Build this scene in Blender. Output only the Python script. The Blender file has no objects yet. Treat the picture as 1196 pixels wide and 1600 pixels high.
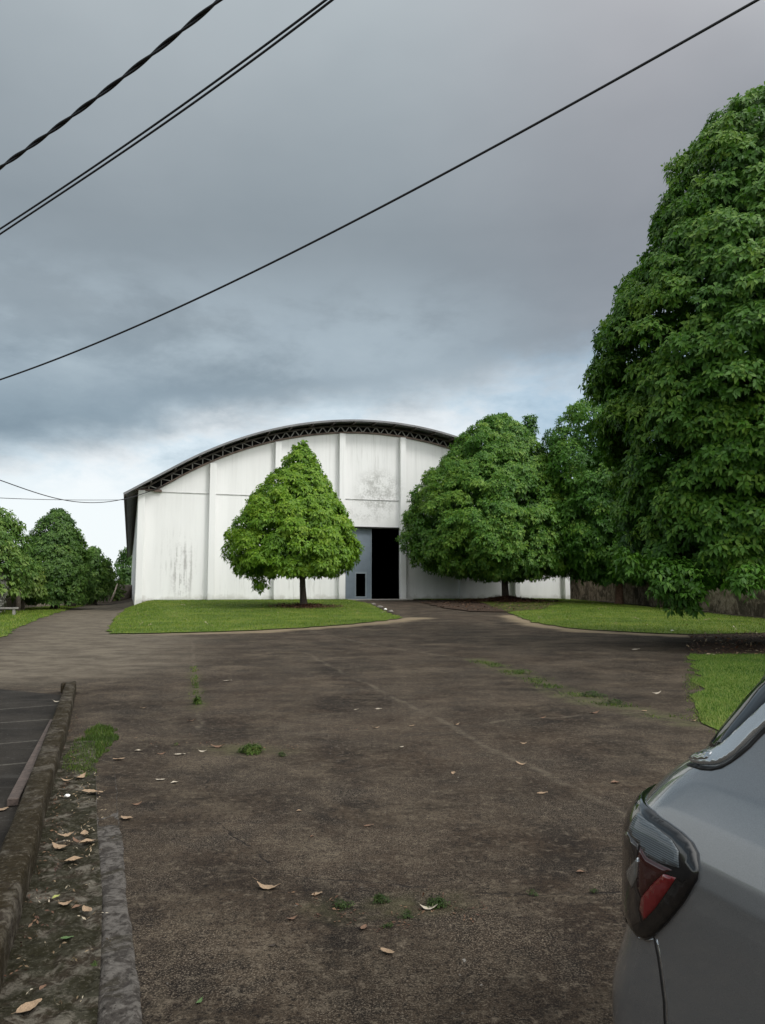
import bpy, bmesh, math, random
import numpy as np
from mathutils import Vector, geometry

R = math.radians
scene = bpy.context.scene
COL = scene.collection
FOC, CX, CY, HOR, EYE = 1202.0, 598.0, 800.0, 920.0, 1.5
PITCH = math.atan((HOR - CY) / FOC)
SP, CP = math.sin(PITCH), math.cos(PITCH)


# ------------------------------------------------------------------ surveying helpers
def ray(u, v):
    dx, dy = (u - CX) / FOC, (CY - v) / FOC
    return np.array([dx, CP - dy * SP, SP + dy * CP])


def at(u, v, Y):
    d = ray(u, v)
    k = Y / d[1]
    return np.array([d[0] * k, Y, EYE + d[2] * k])


def project(P):
    P = np.asarray(P, float)
    x, y, z = P[..., 0], P[..., 1], P[..., 2] - EYE
    dep = y * CP + z * SP
    up = -y * SP + z * CP
    return CX + FOC * x / dep, CY - FOC * up / dep, dep


def sst(t):
    t = np.clip(t, 0, 1)
    return t * t * (3 - 2 * t)


FA = math.atan(394 / 1202.0)          # facade is turned by this angle
FC, FS = math.cos(FA), math.sin(FA)
FLOOR = 0.70
CORNER = np.array([-16.65, 52.0])


def H(x, y):
    """height of the terrain"""
    x = np.asarray(x, float); y = np.asarray(y, float)
    yb = 52 + np.clip(x + 16.65, -2, 34) * 0.3279
    t = np.clip((y - 26.5) / (yb - 1.0 - 26.5), 0, 1)
    h = FLOOR * (0.55 * t + 0.45 * sst(t))
    # falls off to the road on the left
    d = ((x + 9.4) * 0.953 + (y - 25.8) * 0.303)
    h = h * sst((d + 0.3) / 2.6)
    # right of the hall the ground is lower
    h = h * (1 - 0.25 * sst((x - 12) / 6.0))
    return h


def G(u, v):
    """pixel of the survey photo -> point on the terrain"""
    d = ray(u, v)
    z = 0.0
    for _ in range(30):
        k = (z - EYE) / d[2] if d[2] < -1e-4 else 70.0
        k = min(k, 90.0)
        x, y = d[0] * k, d[1] * k
        z = 0.6 * z + 0.4 * float(H(x, y))
    return np.array([x, y, float(H(x, y))])


def G2(u, v):
    return G(u, v)[:2]


# ------------------------------------------------------------------ mesh helpers
def mesh_np(name, V, F, mat=None, smooth=False, parent=None, attrs=None):
    """V (n,3); F (m,k) uniform faces"""
    me = bpy.data.meshes.new(name)
    V = np.asarray(V, np.float32); F = np.asarray(F, np.int32)
    m, k = F.shape
    me.vertices.add(len(V)); me.vertices.foreach_set('co', V.ravel())
    me.loops.add(m * k); me.loops.foreach_set('vertex_index', F.ravel())
    me.polygons.add(m)
    me.polygons.foreach_set('loop_start', np.arange(0, m * k, k, dtype=np.int32))
    me.polygons.foreach_set('loop_total', np.full(m, k, dtype=np.int32))
    if smooth:
        me.polygons.foreach_set('use_smooth', np.ones(m, dtype=bool))
    me.update(calc_edges=True)
    for an, av in (attrs or {}).items():
        a = me.attributes.new(an, 'FLOAT', 'POINT')
        a.data.foreach_set('value', np.asarray(av, np.float32))
    if mat: me.materials.append(mat)
    o = bpy.data.objects.new(name, me)
    COL.objects.link(o)
    if parent is not None: o.parent = parent
    return o


class MB:
    def __init__(s): s.v = []; s.f = []

    def add(s, verts, faces):
        b = len(s.v)
        s.v += [tuple(map(float, p)) for p in verts]
        s.f += [tuple(i + b for i in f) for f in faces]
        return s

    def box(s, c, d):
        (x, y, z), (a, b, h) = c, (d[0] / 2, d[1] / 2, d[2] / 2)
        return s.add([(x - a, y - b, z - h), (x + a, y - b, z - h), (x + a, y + b, z - h), (x - a, y + b, z - h),
                      (x - a, y - b, z + h), (x + a, y - b, z + h), (x + a, y + b, z + h), (x - a, y + b, z + h)],
                     [(3, 2, 1, 0), (4, 5, 6, 7), (0, 1, 5, 4), (1, 2, 6, 5), (2, 3, 7, 6), (3, 0, 4, 7)])

    def bar(s, p, q, a, b=None, up=(0, 1, 0)):
        b = b or a
        p, q = Vector(p), Vector(q)
        d = (q - p).normalized(); u = Vector(up)
        w = d.cross(u).normalized(); u = w.cross(d).normalized()
        vs = []
        for e in (p, q):
            for i, j in ((-1, -1), (1, -1), (1, 1), (-1, 1)):
                vs.append(e + w * (a / 2 * i) + u * (b / 2 * j))
        return s.add(vs, [(0, 1, 2, 3), (7, 6, 5, 4), (0, 4, 5, 1), (1, 5, 6, 2), (2, 6, 7, 3), (3, 7, 4, 0)])

    def tube(s, pts, rad, n=8, cap=True):
        pts = [Vector(p) for p in pts]
        if not hasattr(rad, '__len__'): rad = [rad] * len(pts)
        vs = []; ref = Vector((0.13, 0.21, 0.97))
        for i, p in enumerate(pts):
            d = (pts[min(i + 1, len(pts) - 1)] - pts[max(i - 1, 0)]).normalized()
            if abs(d.dot(ref)) > 0.95: ref = Vector((0.97, 0.1, 0.2))
            a = d.cross(ref).normalized(); b = d.cross(a)
            for k in range(n):
                t = 2 * math.pi * k / n
                vs.append(p + (a * math.cos(t) + b * math.sin(t)) * rad[i])
        fs = []
        for i in range(len(pts) - 1):
            for k in range(n):
                fs.append((i * n + k, i * n + (k + 1) % n, (i + 1) * n + (k + 1) % n, (i + 1) * n + k))
        if cap:
            fs.append(tuple(range(n - 1, -1, -1))); fs.append(tuple(range((len(pts) - 1) * n, len(pts) * n)))
        return s.add(vs, fs)

    def prism(s, poly, y0, y1):
        """simple polygon in x,z extruded along y"""
        n = len(poly)
        tris = geometry.tessellate_polygon([[Vector((p[0], p[1], 0)) for p in poly]])
        vs = [(p[0], y0, p[1]) for p in poly] + [(p[0], y1, p[1]) for p in poly]
        fs = [tuple(t) for t in tris] + [tuple(i + n for i in reversed(t)) for t in tris]
        for i in range(n):
            j = (i + 1) % n
            fs.append((i, j, j + n, i + n))
        return s.add(vs, fs)

    def build(s, name, mat=None, parent=None, smooth=False, bevel=0.0, fix=True):
        me = bpy.data.meshes.new(name)
        me.from_pydata(s.v, [], s.f)
        if fix:
            bm = bmesh.new(); bm.from_mesh(me)
            bmesh.ops.recalc_face_normals(bm, faces=bm.faces)
            bm.to_mesh(me); bm.free()
        me.update()
        if smooth:
            for p in me.polygons: p.use_smooth = True
        if mat: me.materials.append(mat)
        o = bpy.data.objects.new(name, me); COL.objects.link(o)
        if parent is not None: o.parent = parent
        if bevel:
            m = o.modifiers.new('bevel', 'BEVEL'); m.width = bevel; m.segments = 2; m.limit_method = 'ANGLE'
        return o


def tag(o, label=None, cat=None, group=None, kind=None):
    if label: o['label'] = label
    if cat: o['category'] = cat
    if group: o['group'] = group
    if kind: o['kind'] = kind
    return o


def empty(name, loc=(0, 0, 0), rz=0.0):
    o = bpy.data.objects.new(name, None); COL.objects.link(o)
    o.empty_display_size = 0.3
    o.location = [float(c) for c in loc]; o.rotation_euler = (0, 0, rz)
    return o


def inside(poly, X, Y):
    poly = np.asarray(poly, float)
    r = np.zeros(X.shape, bool)
    n = len(poly)
    for i in range(n):
        x1, y1 = poly[i]; x2, y2 = poly[(i + 1) % n]
        c = ((y1 > Y) != (y2 > Y)) & (X < (x2 - x1) * (Y - y1) / ((y2 - y1) if y2 != y1 else 1e-9) + x1)
        r ^= c
    return r


def densify(poly, step, jitter, rng, closed=True):
    out = []
    n = len(poly)
    for i in range(n if closed else n - 1):
        a = np.array(poly[i][:2], float); b = np.array(poly[(i + 1) % n][:2], float)
        k = max(1, int(np.linalg.norm(b - a) / step))
        for j in range(k):
            p = a + (b - a) * j / k
            if j: p = p + rng.normal(0, jitter, 2)
            out.append(p)
    if not closed: out.append(np.array(poly[-1][:2], float))
    return out


def sheet(name, poly, lift, mat, grid=1.0, hfun=None, parent=None, smooth=True):
    """a draped sheet with the outline POLY"""
    poly = np.asarray(poly, float)
    x0, y0 = poly.min(0); x1, y1 = poly.max(0)
    gx, gy = np.meshgrid(np.arange(x0, x1, grid), np.arange(y0, y1, grid))
    gx = gx.ravel() + 0.013; gy = gy.ravel() + 0.017
    m = inside(poly, gx, gy)
    pts = [Vector(p) for p in poly] + [Vector((a, b)) for a, b in zip(gx[m], gy[m])]
    n = len(poly)
    vv, _e, ff, *_ = geometry.delaunay_2d_cdt(pts, [(i, (i + 1) % n) for i in range(n)], [], 1, 1e-4)
    V = np.array([(v.x, v.y, 0) for v in vv])
    hf = hfun or H
    V[:, 2] = hf(V[:, 0], V[:, 1]) + lift
    F = []
    for f in ff:
        a, b, c = f[:3]
        e1, e2 = V[b] - V[a], V[c] - V[a]
        F.append(f[:3] if e1[0] * e2[1] - e1[1] * e2[0] > 0 else (a, c, b))
    return mesh_np(name, V, np.array(F), mat, smooth, parent)


# ------------------------------------------------------------------ node helpers
class NT:
    def __init__(s, tree): s.t = tree; s.n = tree.nodes; s.l = tree.links

    def node(s, typ, **kw):
        n = s.n.new(typ)
        for k, v in kw.items():
            if k == 'ins':
                for a, b in v.items(): s.put(n.inputs[a], b)
            else: setattr(n, k, v)
        return n

    def put(s, sock, val):
        if isinstance(val, bpy.types.NodeSocket): s.l.new(val, sock)
        elif isinstance(val, bpy.types.Node): s.l.new(val.outputs[0], sock)
        else:
            if hasattr(sock.default_value, '__len__') and hasattr(val, '__len__') and len(sock.default_value) == 4 and len(val) == 3:
                val = (*val, 1.0)
            sock.default_value = val

    def math(s, op, a, b=0.0, c=0.0, clamp=False):
        n = s.node('ShaderNodeMath', operation=op, use_clamp=clamp)
        s.put(n.inputs[0], a); s.put(n.inputs[1], b); s.put(n.inputs[2], c)
        return n.outputs[0]

    def vm(s, op, a, b=(0, 0, 0), scale=None):
        n = s.node('ShaderNodeVectorMath', operation=op)
        s.put(n.inputs[0], a)
        if op != 'LENGTH' and op != 'SCALE': s.put(n.inputs[1], b)
        if scale is not None: s.put(n.inputs['Scale'], scale)
        return n.outputs['Value'] if op in ('DOT_PRODUCT', 'LENGTH', 'DISTANCE') else n.outputs[0]

    def noise(s, vec, scale, detail=4, rough=0.55, dist=0.0):
        n = s.node('ShaderNodeTexNoise')
        s.put(n.inputs['Vector'], vec)
        n.inputs['Scale'].default_value = scale; n.inputs['Detail'].default_value = detail
        n.inputs['Roughness'].default_value = rough; n.inputs['Distortion'].default_value = dist
        return n.outputs['Fac']

    def ramp(s, fac, stops):
        n = s.node('ShaderNodeValToRGB')
        e = n.color_ramp.elements
        while len(e) < len(stops): e.new(0.5)
        for i, (p, c) in enumerate(stops):
            e[i].position = p
            c = (c, c, c) if not hasattr(c, '__len__') else c
            e[i].color = (*c[:3], 1)
        s.put(n.inputs[0], fac)
        return n.outputs[0]

    def mix(s, fac, a, b, mode='MIX'):
        n = s.node('ShaderNodeMix', data_type='RGBA', blend_type=mode)
        s.put(n.inputs[0], fac); s.put(n.inputs[6], a); s.put(n.inputs[7], b)
        return n.outputs[2]

    def sm(s, val, lo, hi):
        n = s.node('ShaderNodeMapRange', interpolation_type='SMOOTHSTEP')
        s.put(n.inputs[0], val); s.put(n.inputs[1], lo); s.put(n.inputs[2], hi)
        return n.outputs[0]

    def scale3(s, vec, xyz):
        return s.vm('MULTIPLY', vec, xyz)


def new_mat(name):
    m = bpy.data.materials.new(name); m.use_nodes = True
    t = NT(m.node_tree)
    for n in list(t.n): t.n.remove(n)
    out = t.node('ShaderNodeOutputMaterial')
    b = t.node('ShaderNodeBsdfPrincipled')
    t.l.new(b.outputs[0], out.inputs[0])
    co = t.node('ShaderNodeTexCoord').outputs['Object']
    return m, t, b, out, co


def simple(name, col, rough=0.7, metal=0.0, var=0.25, scale=6.0, bump=0.0, bscale=60.0, spec=0.5, coat=0.0):
    m, t, b, out, co = new_mat(name)
    n = t.noise(co, scale, 5, 0.6)
    lo = tuple(c * (1 - var) for c in col); hi = tuple(min(1, c * (1 + var)) for c in col)
    t.put(b.inputs['Base Color'], t.ramp(n, [(0.3, lo), (0.7, hi)]))
    b.inputs['Roughness'].default_value = rough; b.inputs['Metallic'].default_value = metal
    b.inputs['Specular IOR Level'].default_value = spec
    b.inputs['Coat Weight'].default_value = coat
    if bump:
        bn = t.node('ShaderNodeBump', ins={'Strength': bump, 'Height': t.noise(co, bscale, 4, 0.6)})
        bn.inputs['Distance'].default_value = 0.02
        t.l.new(bn.outputs[0], b.inputs['Normal'])
    return m


def leaf_mat(name, dark, light, yellow, transl=0.30, rough=0.5):
    m, t, b, out, co = new_mat(name)
    at_ = t.node('ShaderNodeAttribute', attribute_name='tint').outputs['Fac']
    big = t.noise(co, 0.35, 3, 0.5)
    f = t.math('ADD', at_, t.math('MULTIPLY', t.math('SUBTRACT', big, 0.5), 0.5), clamp=True)
    c = t.ramp(f, [(0.05, dark), (0.55, light), (0.97, yellow)])
    t.put(b.inputs['Base Color'], c)
    b.inputs['Roughness'].default_value = rough
    b.inputs['Specular IOR Level'].default_value = 0.32
    tr = t.node('ShaderNodeBsdfTranslucent')
    t.put(tr.inputs[0], t.mix(1.0, c, (1.15, 1.25, 0.6), 'MULTIPLY'))
    mx = t.node('ShaderNodeMixShader'); mx.inputs[0].default_value = transl
    t.l.new(b.outputs[0], mx.inputs[1]); t.l.new(tr.outputs[0], mx.inputs[2])
    t.l.new(mx.outputs[0], out.inputs[0])
    return m


# ------------------------------------------------------------------ outlines on the ground (surveyed)
rng = np.random.default_rng(7)


def fac_pt(s, fwd):
    """point beside the facade: s along it, fwd in front of it"""
    return CORNER + np.array([FC, FS]) * s + np.array([FS, -FC]) * fwd


LAWN_L = [G2(170, 991), G2(250, 990), G2(330, 988), G2(400, 985.5), G2(470, 982), G2(530, 977.5), G2(585, 972), G2(630, 966),
          G2(608, 959), G2(592, 951), G2(578, 944), fac_pt(14.6, 0.9), fac_pt(14.2, -0.1), fac_pt(0.0, -0.1), fac_pt(-0.55, -0.1), G2(197, 953), G2(178, 968)]
LAWN_R = [G2(800, 960), G2(820, 968), G2(845, 975), G2(880, 980.5), G2(925, 985), G2(1000, 989), G2(1075, 992), G2(1140, 991), G2(1230, 989),
          np.array([17.6, 31.0]), np.array([17.4, 36.0]), np.array([16.6, 46.0]), np.array([15.6, 58.0]), np.array([15.2, 62.2]), fac_pt(33.2, -0.1), fac_pt(19.6, -0.1), fac_pt(20.2, 1.4), fac_pt(23, 4.2)]
PATCH_R = [G2(1079, 1023), G2(1083, 1060), G2(1086, 1095), G2(1092, 1122), G2(1124, 1143), G2(1180, 1165), np.array([5.6, 5.6]), np.array([16.5, 7.0]), np.array([17.5, 17.6]), G2(1196, 1023)]
SOIL = [G2(1075, 991), G2(1079, 1024), G2(1196, 1024), np.array([18.0, 17.2]), np.array([18.0, 25.4]), G2(1196, 990)]
STRIP_L = [G2(76, 961.5), G2(60, 968), G2(40, 976), G2(20, 986), G2(0, 999), G2(-60, 1012), np.array([-33.0, 30.0]), np.array([-34.0, 60.0]), G2(130, 946.5)]

# kerb / gutter lines (left foreground)
def GZ(u, v, h):
    d = ray(u, v); k = (h - EYE) / d[2]
    return np.array([d[0] * k, d[1] * k])


KH = 0.16
K_R = [GZ(u, v, KH) for u, v in ((0, 1493), (12.5, 1445), (25, 1410), (43, 1347), (55, 1312), (71.7, 1239), (88, 1183.5), (105, 1128), (119.5, 1064))]      # right top edge of the kerb
K_L = [GZ(u, v, KH) for u, v in ((-60, 1493), (-44, 1440), (-31, 1405), (-8, 1345), (6, 1308), (31.3, 1248), (53.3, 1191), (79, 1128), (103, 1066))]
for K_ in (K_R, K_L):
    K_.insert(0, K_[0] + (K_[0] - K_[2]) * 1.6)
K_R = [tuple(p) for p in K_R]; K_L = [tuple(p) for p in K_L]
KN = np.array([-0.94, -0.34])


BAND_R = [(-0.66, 1.7), tuple(G2(223, 1600)), tuple(G2(208, 1480)), tuple(G2(195, 1356)), tuple(G2(186, 1275)), tuple(G2(180, 1214)), tuple(G2(171, 1150))]
BAND_L = [(-0.80, 1.7), tuple(G2(152, 1600)), tuple(G2(158, 1500)), tuple(G2(160, 1400)), tuple(G2(152, 1300)), tuple(G2(150, 1225)), tuple(G2(149, 1160))]

# ------------------------------------------------------------------ materials of the ground
def seg_dist(t, p, pts):
    best = None
    for a, b in zip(pts[:-1], pts[1:]):
        a = (float(a[0]), float(a[1]), 0.0); b = (float(b[0]), float(b[1]), 0.0)
        ba = (b[0] - a[0], b[1] - a[1], 0.0); L2 = ba[0] ** 2 + ba[1] ** 2
        pa = t.vm('SUBTRACT', p, a)
        h = t.math('MULTIPLY', t.vm('DOT_PRODUCT', pa, ba), 1.0 / L2, clamp=True)
        d = t.vm('LENGTH', t.vm('SUBTRACT', pa, t.vm('SCALE', ba, scale=h)))
        best = d if best is None else t.math('MINIMUM', best, d)
    return best


def pavement_mat():
    m, t, b, out, co = new_mat('weathered_concrete')
    flat = t.scale3(co, (1, 1, 0))
    wob = t.node('ShaderNodeTexNoise'); t.put(wob.inputs['Vector'], flat); wob.inputs['Scale'].default_value = 1.6; wob.inputs['Detail'].default_value = 5
    wob2 = t.node('ShaderNodeTexNoise'); t.put(wob2.inputs['Vector'], flat); wob2.inputs['Scale'].default_value = 14.0; wob2.inputs['Detail'].default_value = 4
    p = t.vm('ADD', flat, t.scale3(t.vm('SUBTRACT', wob.outputs['Color'], (0.5, 0.5, 0.5)), (0.30, 0.30, 0)))
    p = t.vm('ADD', p, t.scale3(t.vm('SUBTRACT', wob2.outputs['Color'], (0.5, 0.5, 0.5)), (0.07, 0.07, 0)))
    big = t.noise(flat, 0.16, 4, 0.55, 0.4)
    mid = t.node('ShaderNodeMapRange', ins={0: t.noise(flat, 0.55, 9, 0.70, 0.3), 1: 0.33, 2: 0.67}).outputs[0]
    blot = t.noise(flat, 1.5, 8, 0.72, 0.2)
    fine = t.noise(flat, 4.5, 8, 0.74)
    agg = t.noise(flat, 120.0, 4, 0.78)
    grit = t.noise(flat, 17.0, 6, 0.80)
    agg2 = t.noise(flat, 44.0, 4, 0.75)
    streak = t.noise(t.scale3(flat, (0.85, 1.1, 1)), 1.3, 10, 0.78, 0.1)
    col = t.ramp(mid, [(0.10, (0.014, 0.0105, 0.0085)), (0.38, (0.034, 0.0250, 0.0180)), (0.62, (0.068, 0.0510, 0.0365)), (0.90, (0.160, 0.130, 0.096))])
    col = t.mix(t.sm(big, 0.44, 0.62), col, t.mix(0.5, col, (0.064, 0.040, 0.026)))
    col = t.mix(t.math('MULTIPLY', t.sm(streak, 0.52, 0.62), 0.60), col, (0.135, 0.112, 0.083))
    col = t.mix(t.math('MULTIPLY', t.sm(streak, 0.47, 0.37), 0.65), col, (0.016, 0.013, 0.012))
    col = t.mix(t.math('MULTIPLY', t.sm(fine, 0.52, 0.63), 0.45), col, (0.140, 0.118, 0.090))
    col = t.mix(t.math('MULTIPLY', t.sm(fine, 0.48, 0.38), 0.55), col, (0.016, 0.013, 0.011))
    col = t.mix(t.math('MULTIPLY', t.sm(blot, 0.47, 0.37), 0.72), col, (0.014, 0.0115, 0.0105))
    col = t.mix(t.math('MULTIPLY', t.sm(blot, 0.54, 0.64), 0.45), col, (0.165, 0.138, 0.104))
    col = t.mix(t.math('MULTIPLY', t.sm(grit, 0.53, 0.62), 0.60), col, (0.230, 0.197, 0.155))
    col = t.mix(t.math('MULTIPLY', t.sm(grit, 0.47, 0.39), 0.60), col, (0.014, 0.0115, 0.010))
    # worn surface with exposed aggregate
    worn = t.sm(t.noise(flat, 0.8, 5, 0.65), 0.36, 0.60)
    spk = t.math('MULTIPLY', t.sm(agg, 0.515, 0.585), t.math('ADD', 0.15, t.math('MULTIPLY', worn, 0.85)))
    col = t.mix(t.math('MULTIPLY', spk, 0.92), col, (0.33, 0.285, 0.230))
    col = t.mix(t.math('MULTIPLY', t.sm(agg2, 0.48, 0.39), 0.8), col, (0.012, 0.010, 0.009))
    col = t.mix(1.0, col, (0.51, 0.485, 0.455), 'MULTIPLY')  # darkens the whole yard; foreground shade is put into the concrete colour
    # white lichen specks
    lich = t.math('MULTIPLY', t.sm(t.noise(flat, 26.0, 2, 0.5), 0.70, 0.76), t.sm(t.noise(flat, 0.9, 3, 0.6), 0.5, 0.62))
    col = t.mix(t.math('MULTIPLY', lich, 0.6), col, (0.30, 0.285, 0.26))
    # earth washed on to the slab along the lawns
    sand1 = seg_dist(t, p, [G2(250, 991), G2(400, 987), G2(520, 979.5), G2(590, 973.5), G2(650, 966)])
    sand2 = seg_dist(t, p, [G2(800, 962), G2(840, 977), G2(920, 987), G2(1000, 990.5), G2(1075, 994)])
    sn = t.math('MULTIPLY', t.math('SUBTRACT', t.noise(flat, 0.7, 7, 0.7), 0.5), 2.0)
    sand = t.math('MAXIMUM', t.sm(t.math('ADD', sand1, sn), 1.05, 0.15), t.sm(t.math('ADD', sand2, sn), 0.95, 0.12))
    col = t.mix(t.math('MULTIPLY', sand, 0.85), col, t.mix(fine, (0.13, 0.100, 0.062), (0.27, 0.215, 0.145)))
    roadt = seg_dist(t, p, [G2(-60, 1050), G2(60, 1040), G2(150, 1000), G2(150, 960), G2(185, 946)])
    col = t.mix(t.math('MULTIPLY', t.sm(t.math('ADD', roadt, t.math('MULTIPLY', sn, 1.4)), 4.2, 1.0), 0.78), col, t.mix(t.sm(streak, 0.38, 0.60), (0.075, 0.062, 0.047), (0.150, 0.128, 0.097)))
    # pale filled joints
    j1 = seg_dist(t, p, [G2(478, 1020), G2(526, 1046), G2(599, 1081), G2(684, 1123), G2(767, 1171), G2(851, 1208), G2(985, 1276)])
    j2 = seg_dist(t, p, [G2(301, 1003), G2(302, 1022), G2(306, 1060), G2(309, 1095), G2(314, 1140)])
    j3 = seg_dist(t, p, [G2(480, 984), G2(600, 1011), G2(675, 1022), G2(745, 1032)])
    j4 = seg_dist(t, p, [G2(768, 1129), G2(850, 1122), G2(930, 1115), G2(1010, 1112)])
    j5 = seg_dist(t, p, [G2(470, 1147), G2(560, 1141), G2(640, 1137), G2(735, 1133)])
    jn = t.math('MULTIPLY', t.sm(t.noise(flat, 1.3, 6, 0.72), 0.34, 0.60), t.sm(fine, 0.34, 0.56))
    jj = t.math('MAXIMUM', t.sm(j1, 0.07, 0.0), t.math('MAXIMUM', t.sm(j2, 0.06, 0.0), t.math('MAXIMUM', t.sm(j3, 0.14, 0.0), t.math('MAXIMUM', t.sm(j4, 0.06, 0.015), t.math('MULTIPLY', t.sm(j5, 0.04, 0.01), 0.7)))))
    col = t.mix(t.math('MULTIPLY', t.math('MULTIPLY', jj, jn), 0.50), col, (0.125, 0.106, 0.080))
    # mossy seam across the right of the yard
    moss = seg_dist(t, p, [G2(745, 1030), G2(790, 1047), G2(835, 1062), G2(880, 1080), G2(940, 1098), G2(1010, 1114), G2(1085, 1131)])
    mm = t.math('MULTIPLY', t.sm(t.math('ADD', moss, t.math('MULTIPLY', sn, 0.5)), 0.42, 0.05), t.sm(t.noise(flat, 2.5, 5, 0.7), 0.35, 0.6))
    col = t.mix(t.math('MULTIPLY', mm, 0.6), col, t.mix(fine, (0.035, 0.048, 0.016), (0.115, 0.105, 0.055)))
    mo2 = seg_dist(t, p, [G2(303, 1050), G2(309, 1110)])
    mo3 = seg_dist(t, p, [G2(350, 1170), G2(430, 1172)])
    mo4 = seg_dist(t, p, [G2(520, 1415), G2(700, 1415)])
    mo = t.math('MAXIMUM', t.sm(mo2, 0.18, 0.02), t.math('MAXIMUM', t.sm(mo3, 0.35, 0.03), t.math('MULTIPLY', t.sm(mo4, 0.22, 0.02), 0.8)))
    col = t.mix(t.math('MULTIPLY', t.math('MULTIPLY', mo, jn), 0.6), col, (0.055, 0.055, 0.024))
    # cracks
    c1 = seg_dist(t, p, [G2(438, 1366), G2(500, 1371), G2(560, 1377), G2(650, 1388), G2(760, 1398), G2(980, 1394)])
    c2 = seg_dist(t, p, [G2(325, 1286), G2(352, 1290), G2(385, 1318), G2(420, 1350)])
    c3 = seg_dist(t, p, [G2(317, 1195), G2(322, 1225), G2(322, 1250)])
    c4 = seg_dist(t, p, [G2(845, 1070), G2(930, 1108), G2(1010, 1116), G2(1090, 1132)])
    cr = t.math('MAXIMUM', t.sm(c1, 0.014, 0.004), t.math('MAXIMUM', t.sm(c2, 0.013, 0.004), t.math('MAXIMUM', t.sm(c3, 0.012, 0.002), t.math('MULTIPLY', t.sm(c4, 0.03, 0.008), 0.7))))
    cr = t.math('MULTIPLY', cr, t.sm(t.noise(flat, 4.0, 6, 0.75), 0.42, 0.56))
    col = t.mix(t.math('MULTIPLY', cr, 0.8), col, (0.012, 0.010, 0.009))
    t.put(b.inputs['Base Color'], col)
    b.inputs['Roughness'].default_value = 0.9
    b.inputs['Specular IOR Level'].default_value = 0.12
    hgt = t.math('ADD', t.math('MULTIPLY', agg, 0.5), t.math('SUBTRACT', t.math('MULTIPLY', fine, 0.9), t.math('MULTIPLY', cr, 2.0)))
    bn = t.node('ShaderNodeBump', ins={'Strength': 0.35, 'Height': hgt}); bn.inputs['Distance'].default_value = 0.012
    t.l.new(bn.outputs[0], b.inputs['Normal'])
    return m


def grass_base_mat():
    m, t, b, out, co = new_mat('turf')
    n1 = t.noise(co, 0.35, 4, 0.6); n2 = t.noise(co, 6, 5, 0.7); n3 = t.noise(co, 45, 3, 0.7)
    c = t.ramp(n1, [(0.3, (0.050, 0.085, 0.010)), (0.6, (0.095, 0.138, 0.018)), (0.8, (0.150, 0.165, 0.040))])
    c = t.mix(t.math('MULTIPLY', t.sm(n2, 0.5, 0.7), 0.35), c, (0.125, 0.125, 0.045))
    c = t.mix(t.sm(n3, 0.5, 0.36), c, t.mix(0.5, c, (0.012, 0.028, 0.004)))
    t.put(b.inputs['Base Color'], c); b.inputs['Roughness'].default_value = 0.8; b.inputs['Specular IOR Level'].default_value = 0.2
    bn = t.node('ShaderNodeBump', ins={'Strength': 0.6, 'Height': n3}); bn.inputs['Distance'].default_value = 0.03
    t.l.new(bn.outputs[0], b.inputs['Normal'])
    return m


def blade_mat(name, lo, hi, dry):
    m, t, b, out, co = new_mat(name)
    a = t.node('ShaderNodeAttribute', attribute_name='tint').outputs['Fac']
    f = t.math('ADD', a, t.math('MULTIPLY', t.math('SUBTRACT', t.noise(co, 0.6, 7, 0.70), 0.5), 2.2), clamp=True)
    c = t.ramp(f, [(0.1, lo), (0.62, hi), (0.95, dry)])
    t.put(b.inputs['Base Color'], c); b.inputs['Roughness'].default_value = 0.55; b.inputs['Specular IOR Level'].default_value = 0.3
    tr = t.node('ShaderNodeBsdfTranslucent'); t.put(tr.inputs[0], c)
    mx = t.node('ShaderNodeMixShader'); mx.inputs[0].default_value = 0.35
    t.l.new(b.outputs[0], mx.inputs[1]); t.l.new(tr.outputs[0], mx.inputs[2]); t.l.new(mx.outputs[0], out.inputs[0])
    return m


def soil_mat(name, c0, c1, c2, sc=14.0):
    m, t, b, out, co = new_mat(name)
    n = t.noise(co, sc, 6, 0.72); n2 = t.noise(co, 1.2, 4, 0.6)
    c = t.ramp(n, [(0.32, c0), (0.52, c1), (0.70, c2)])
    c = t.mix(t.math('MULTIPLY', n2, 0.5), c, c0)
    t.put(b.inputs['Base Color'], c); b.inputs['Roughness'].default_value = 0.95; b.inputs['Specular IOR Level'].default_value = 0.15
    bn = t.node('ShaderNodeBump', ins={'Strength': 0.9, 'Height': n}); bn.inputs['Distance'].default_value = 0.04
    t.l.new(bn.outputs[0], b.inputs['Normal'])
    return m


def mossy_mat(name, base, light, moss, mossy=0.5, sc=1.0, crust=0.5, _=None):
    m, t, b, out, co = new_mat(name)
    a = t.noise(co, 3.0 * sc, 6, 0.7, 0.6); f = t.noise(co, 40 * sc, 5, 0.7); g = t.noise(co, 11 * sc, 5, 0.65, 0.8)
    c = t.mix(t.sm(g, 0.42, 0.60), base, light)
    c = t.mix(t.math('MULTIPLY', t.sm(a, 0.62 - 0.3 * mossy, 0.70 - 0.25 * mossy), 0.8), c, moss)
    c = t.mix(t.math('MULTIPLY', t.sm(f, 0.54, 0.68), crust), c, tuple(min(1, v * 1.6) for v in light))
    c = t.mix(t.math('MULTIPLY', t.sm(f, 0.46, 0.34), 0.7), c, tuple(v * 0.35 for v in base))
    t.put(b.inputs['Base Color'], c); b.inputs['Roughness'].default_value = 0.95; b.inputs['Specular IOR Level'].default_value = 0.1
    bn = t.node('ShaderNodeBump', ins={'Strength': 0.9, 'Height': t.math('ADD', g, t.math('MULTIPLY', f, 0.5))}); bn.inputs['Distance'].default_value = 0.02
    t.l.new(bn.outputs[0], b.inputs['Normal'])
    return m


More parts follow.
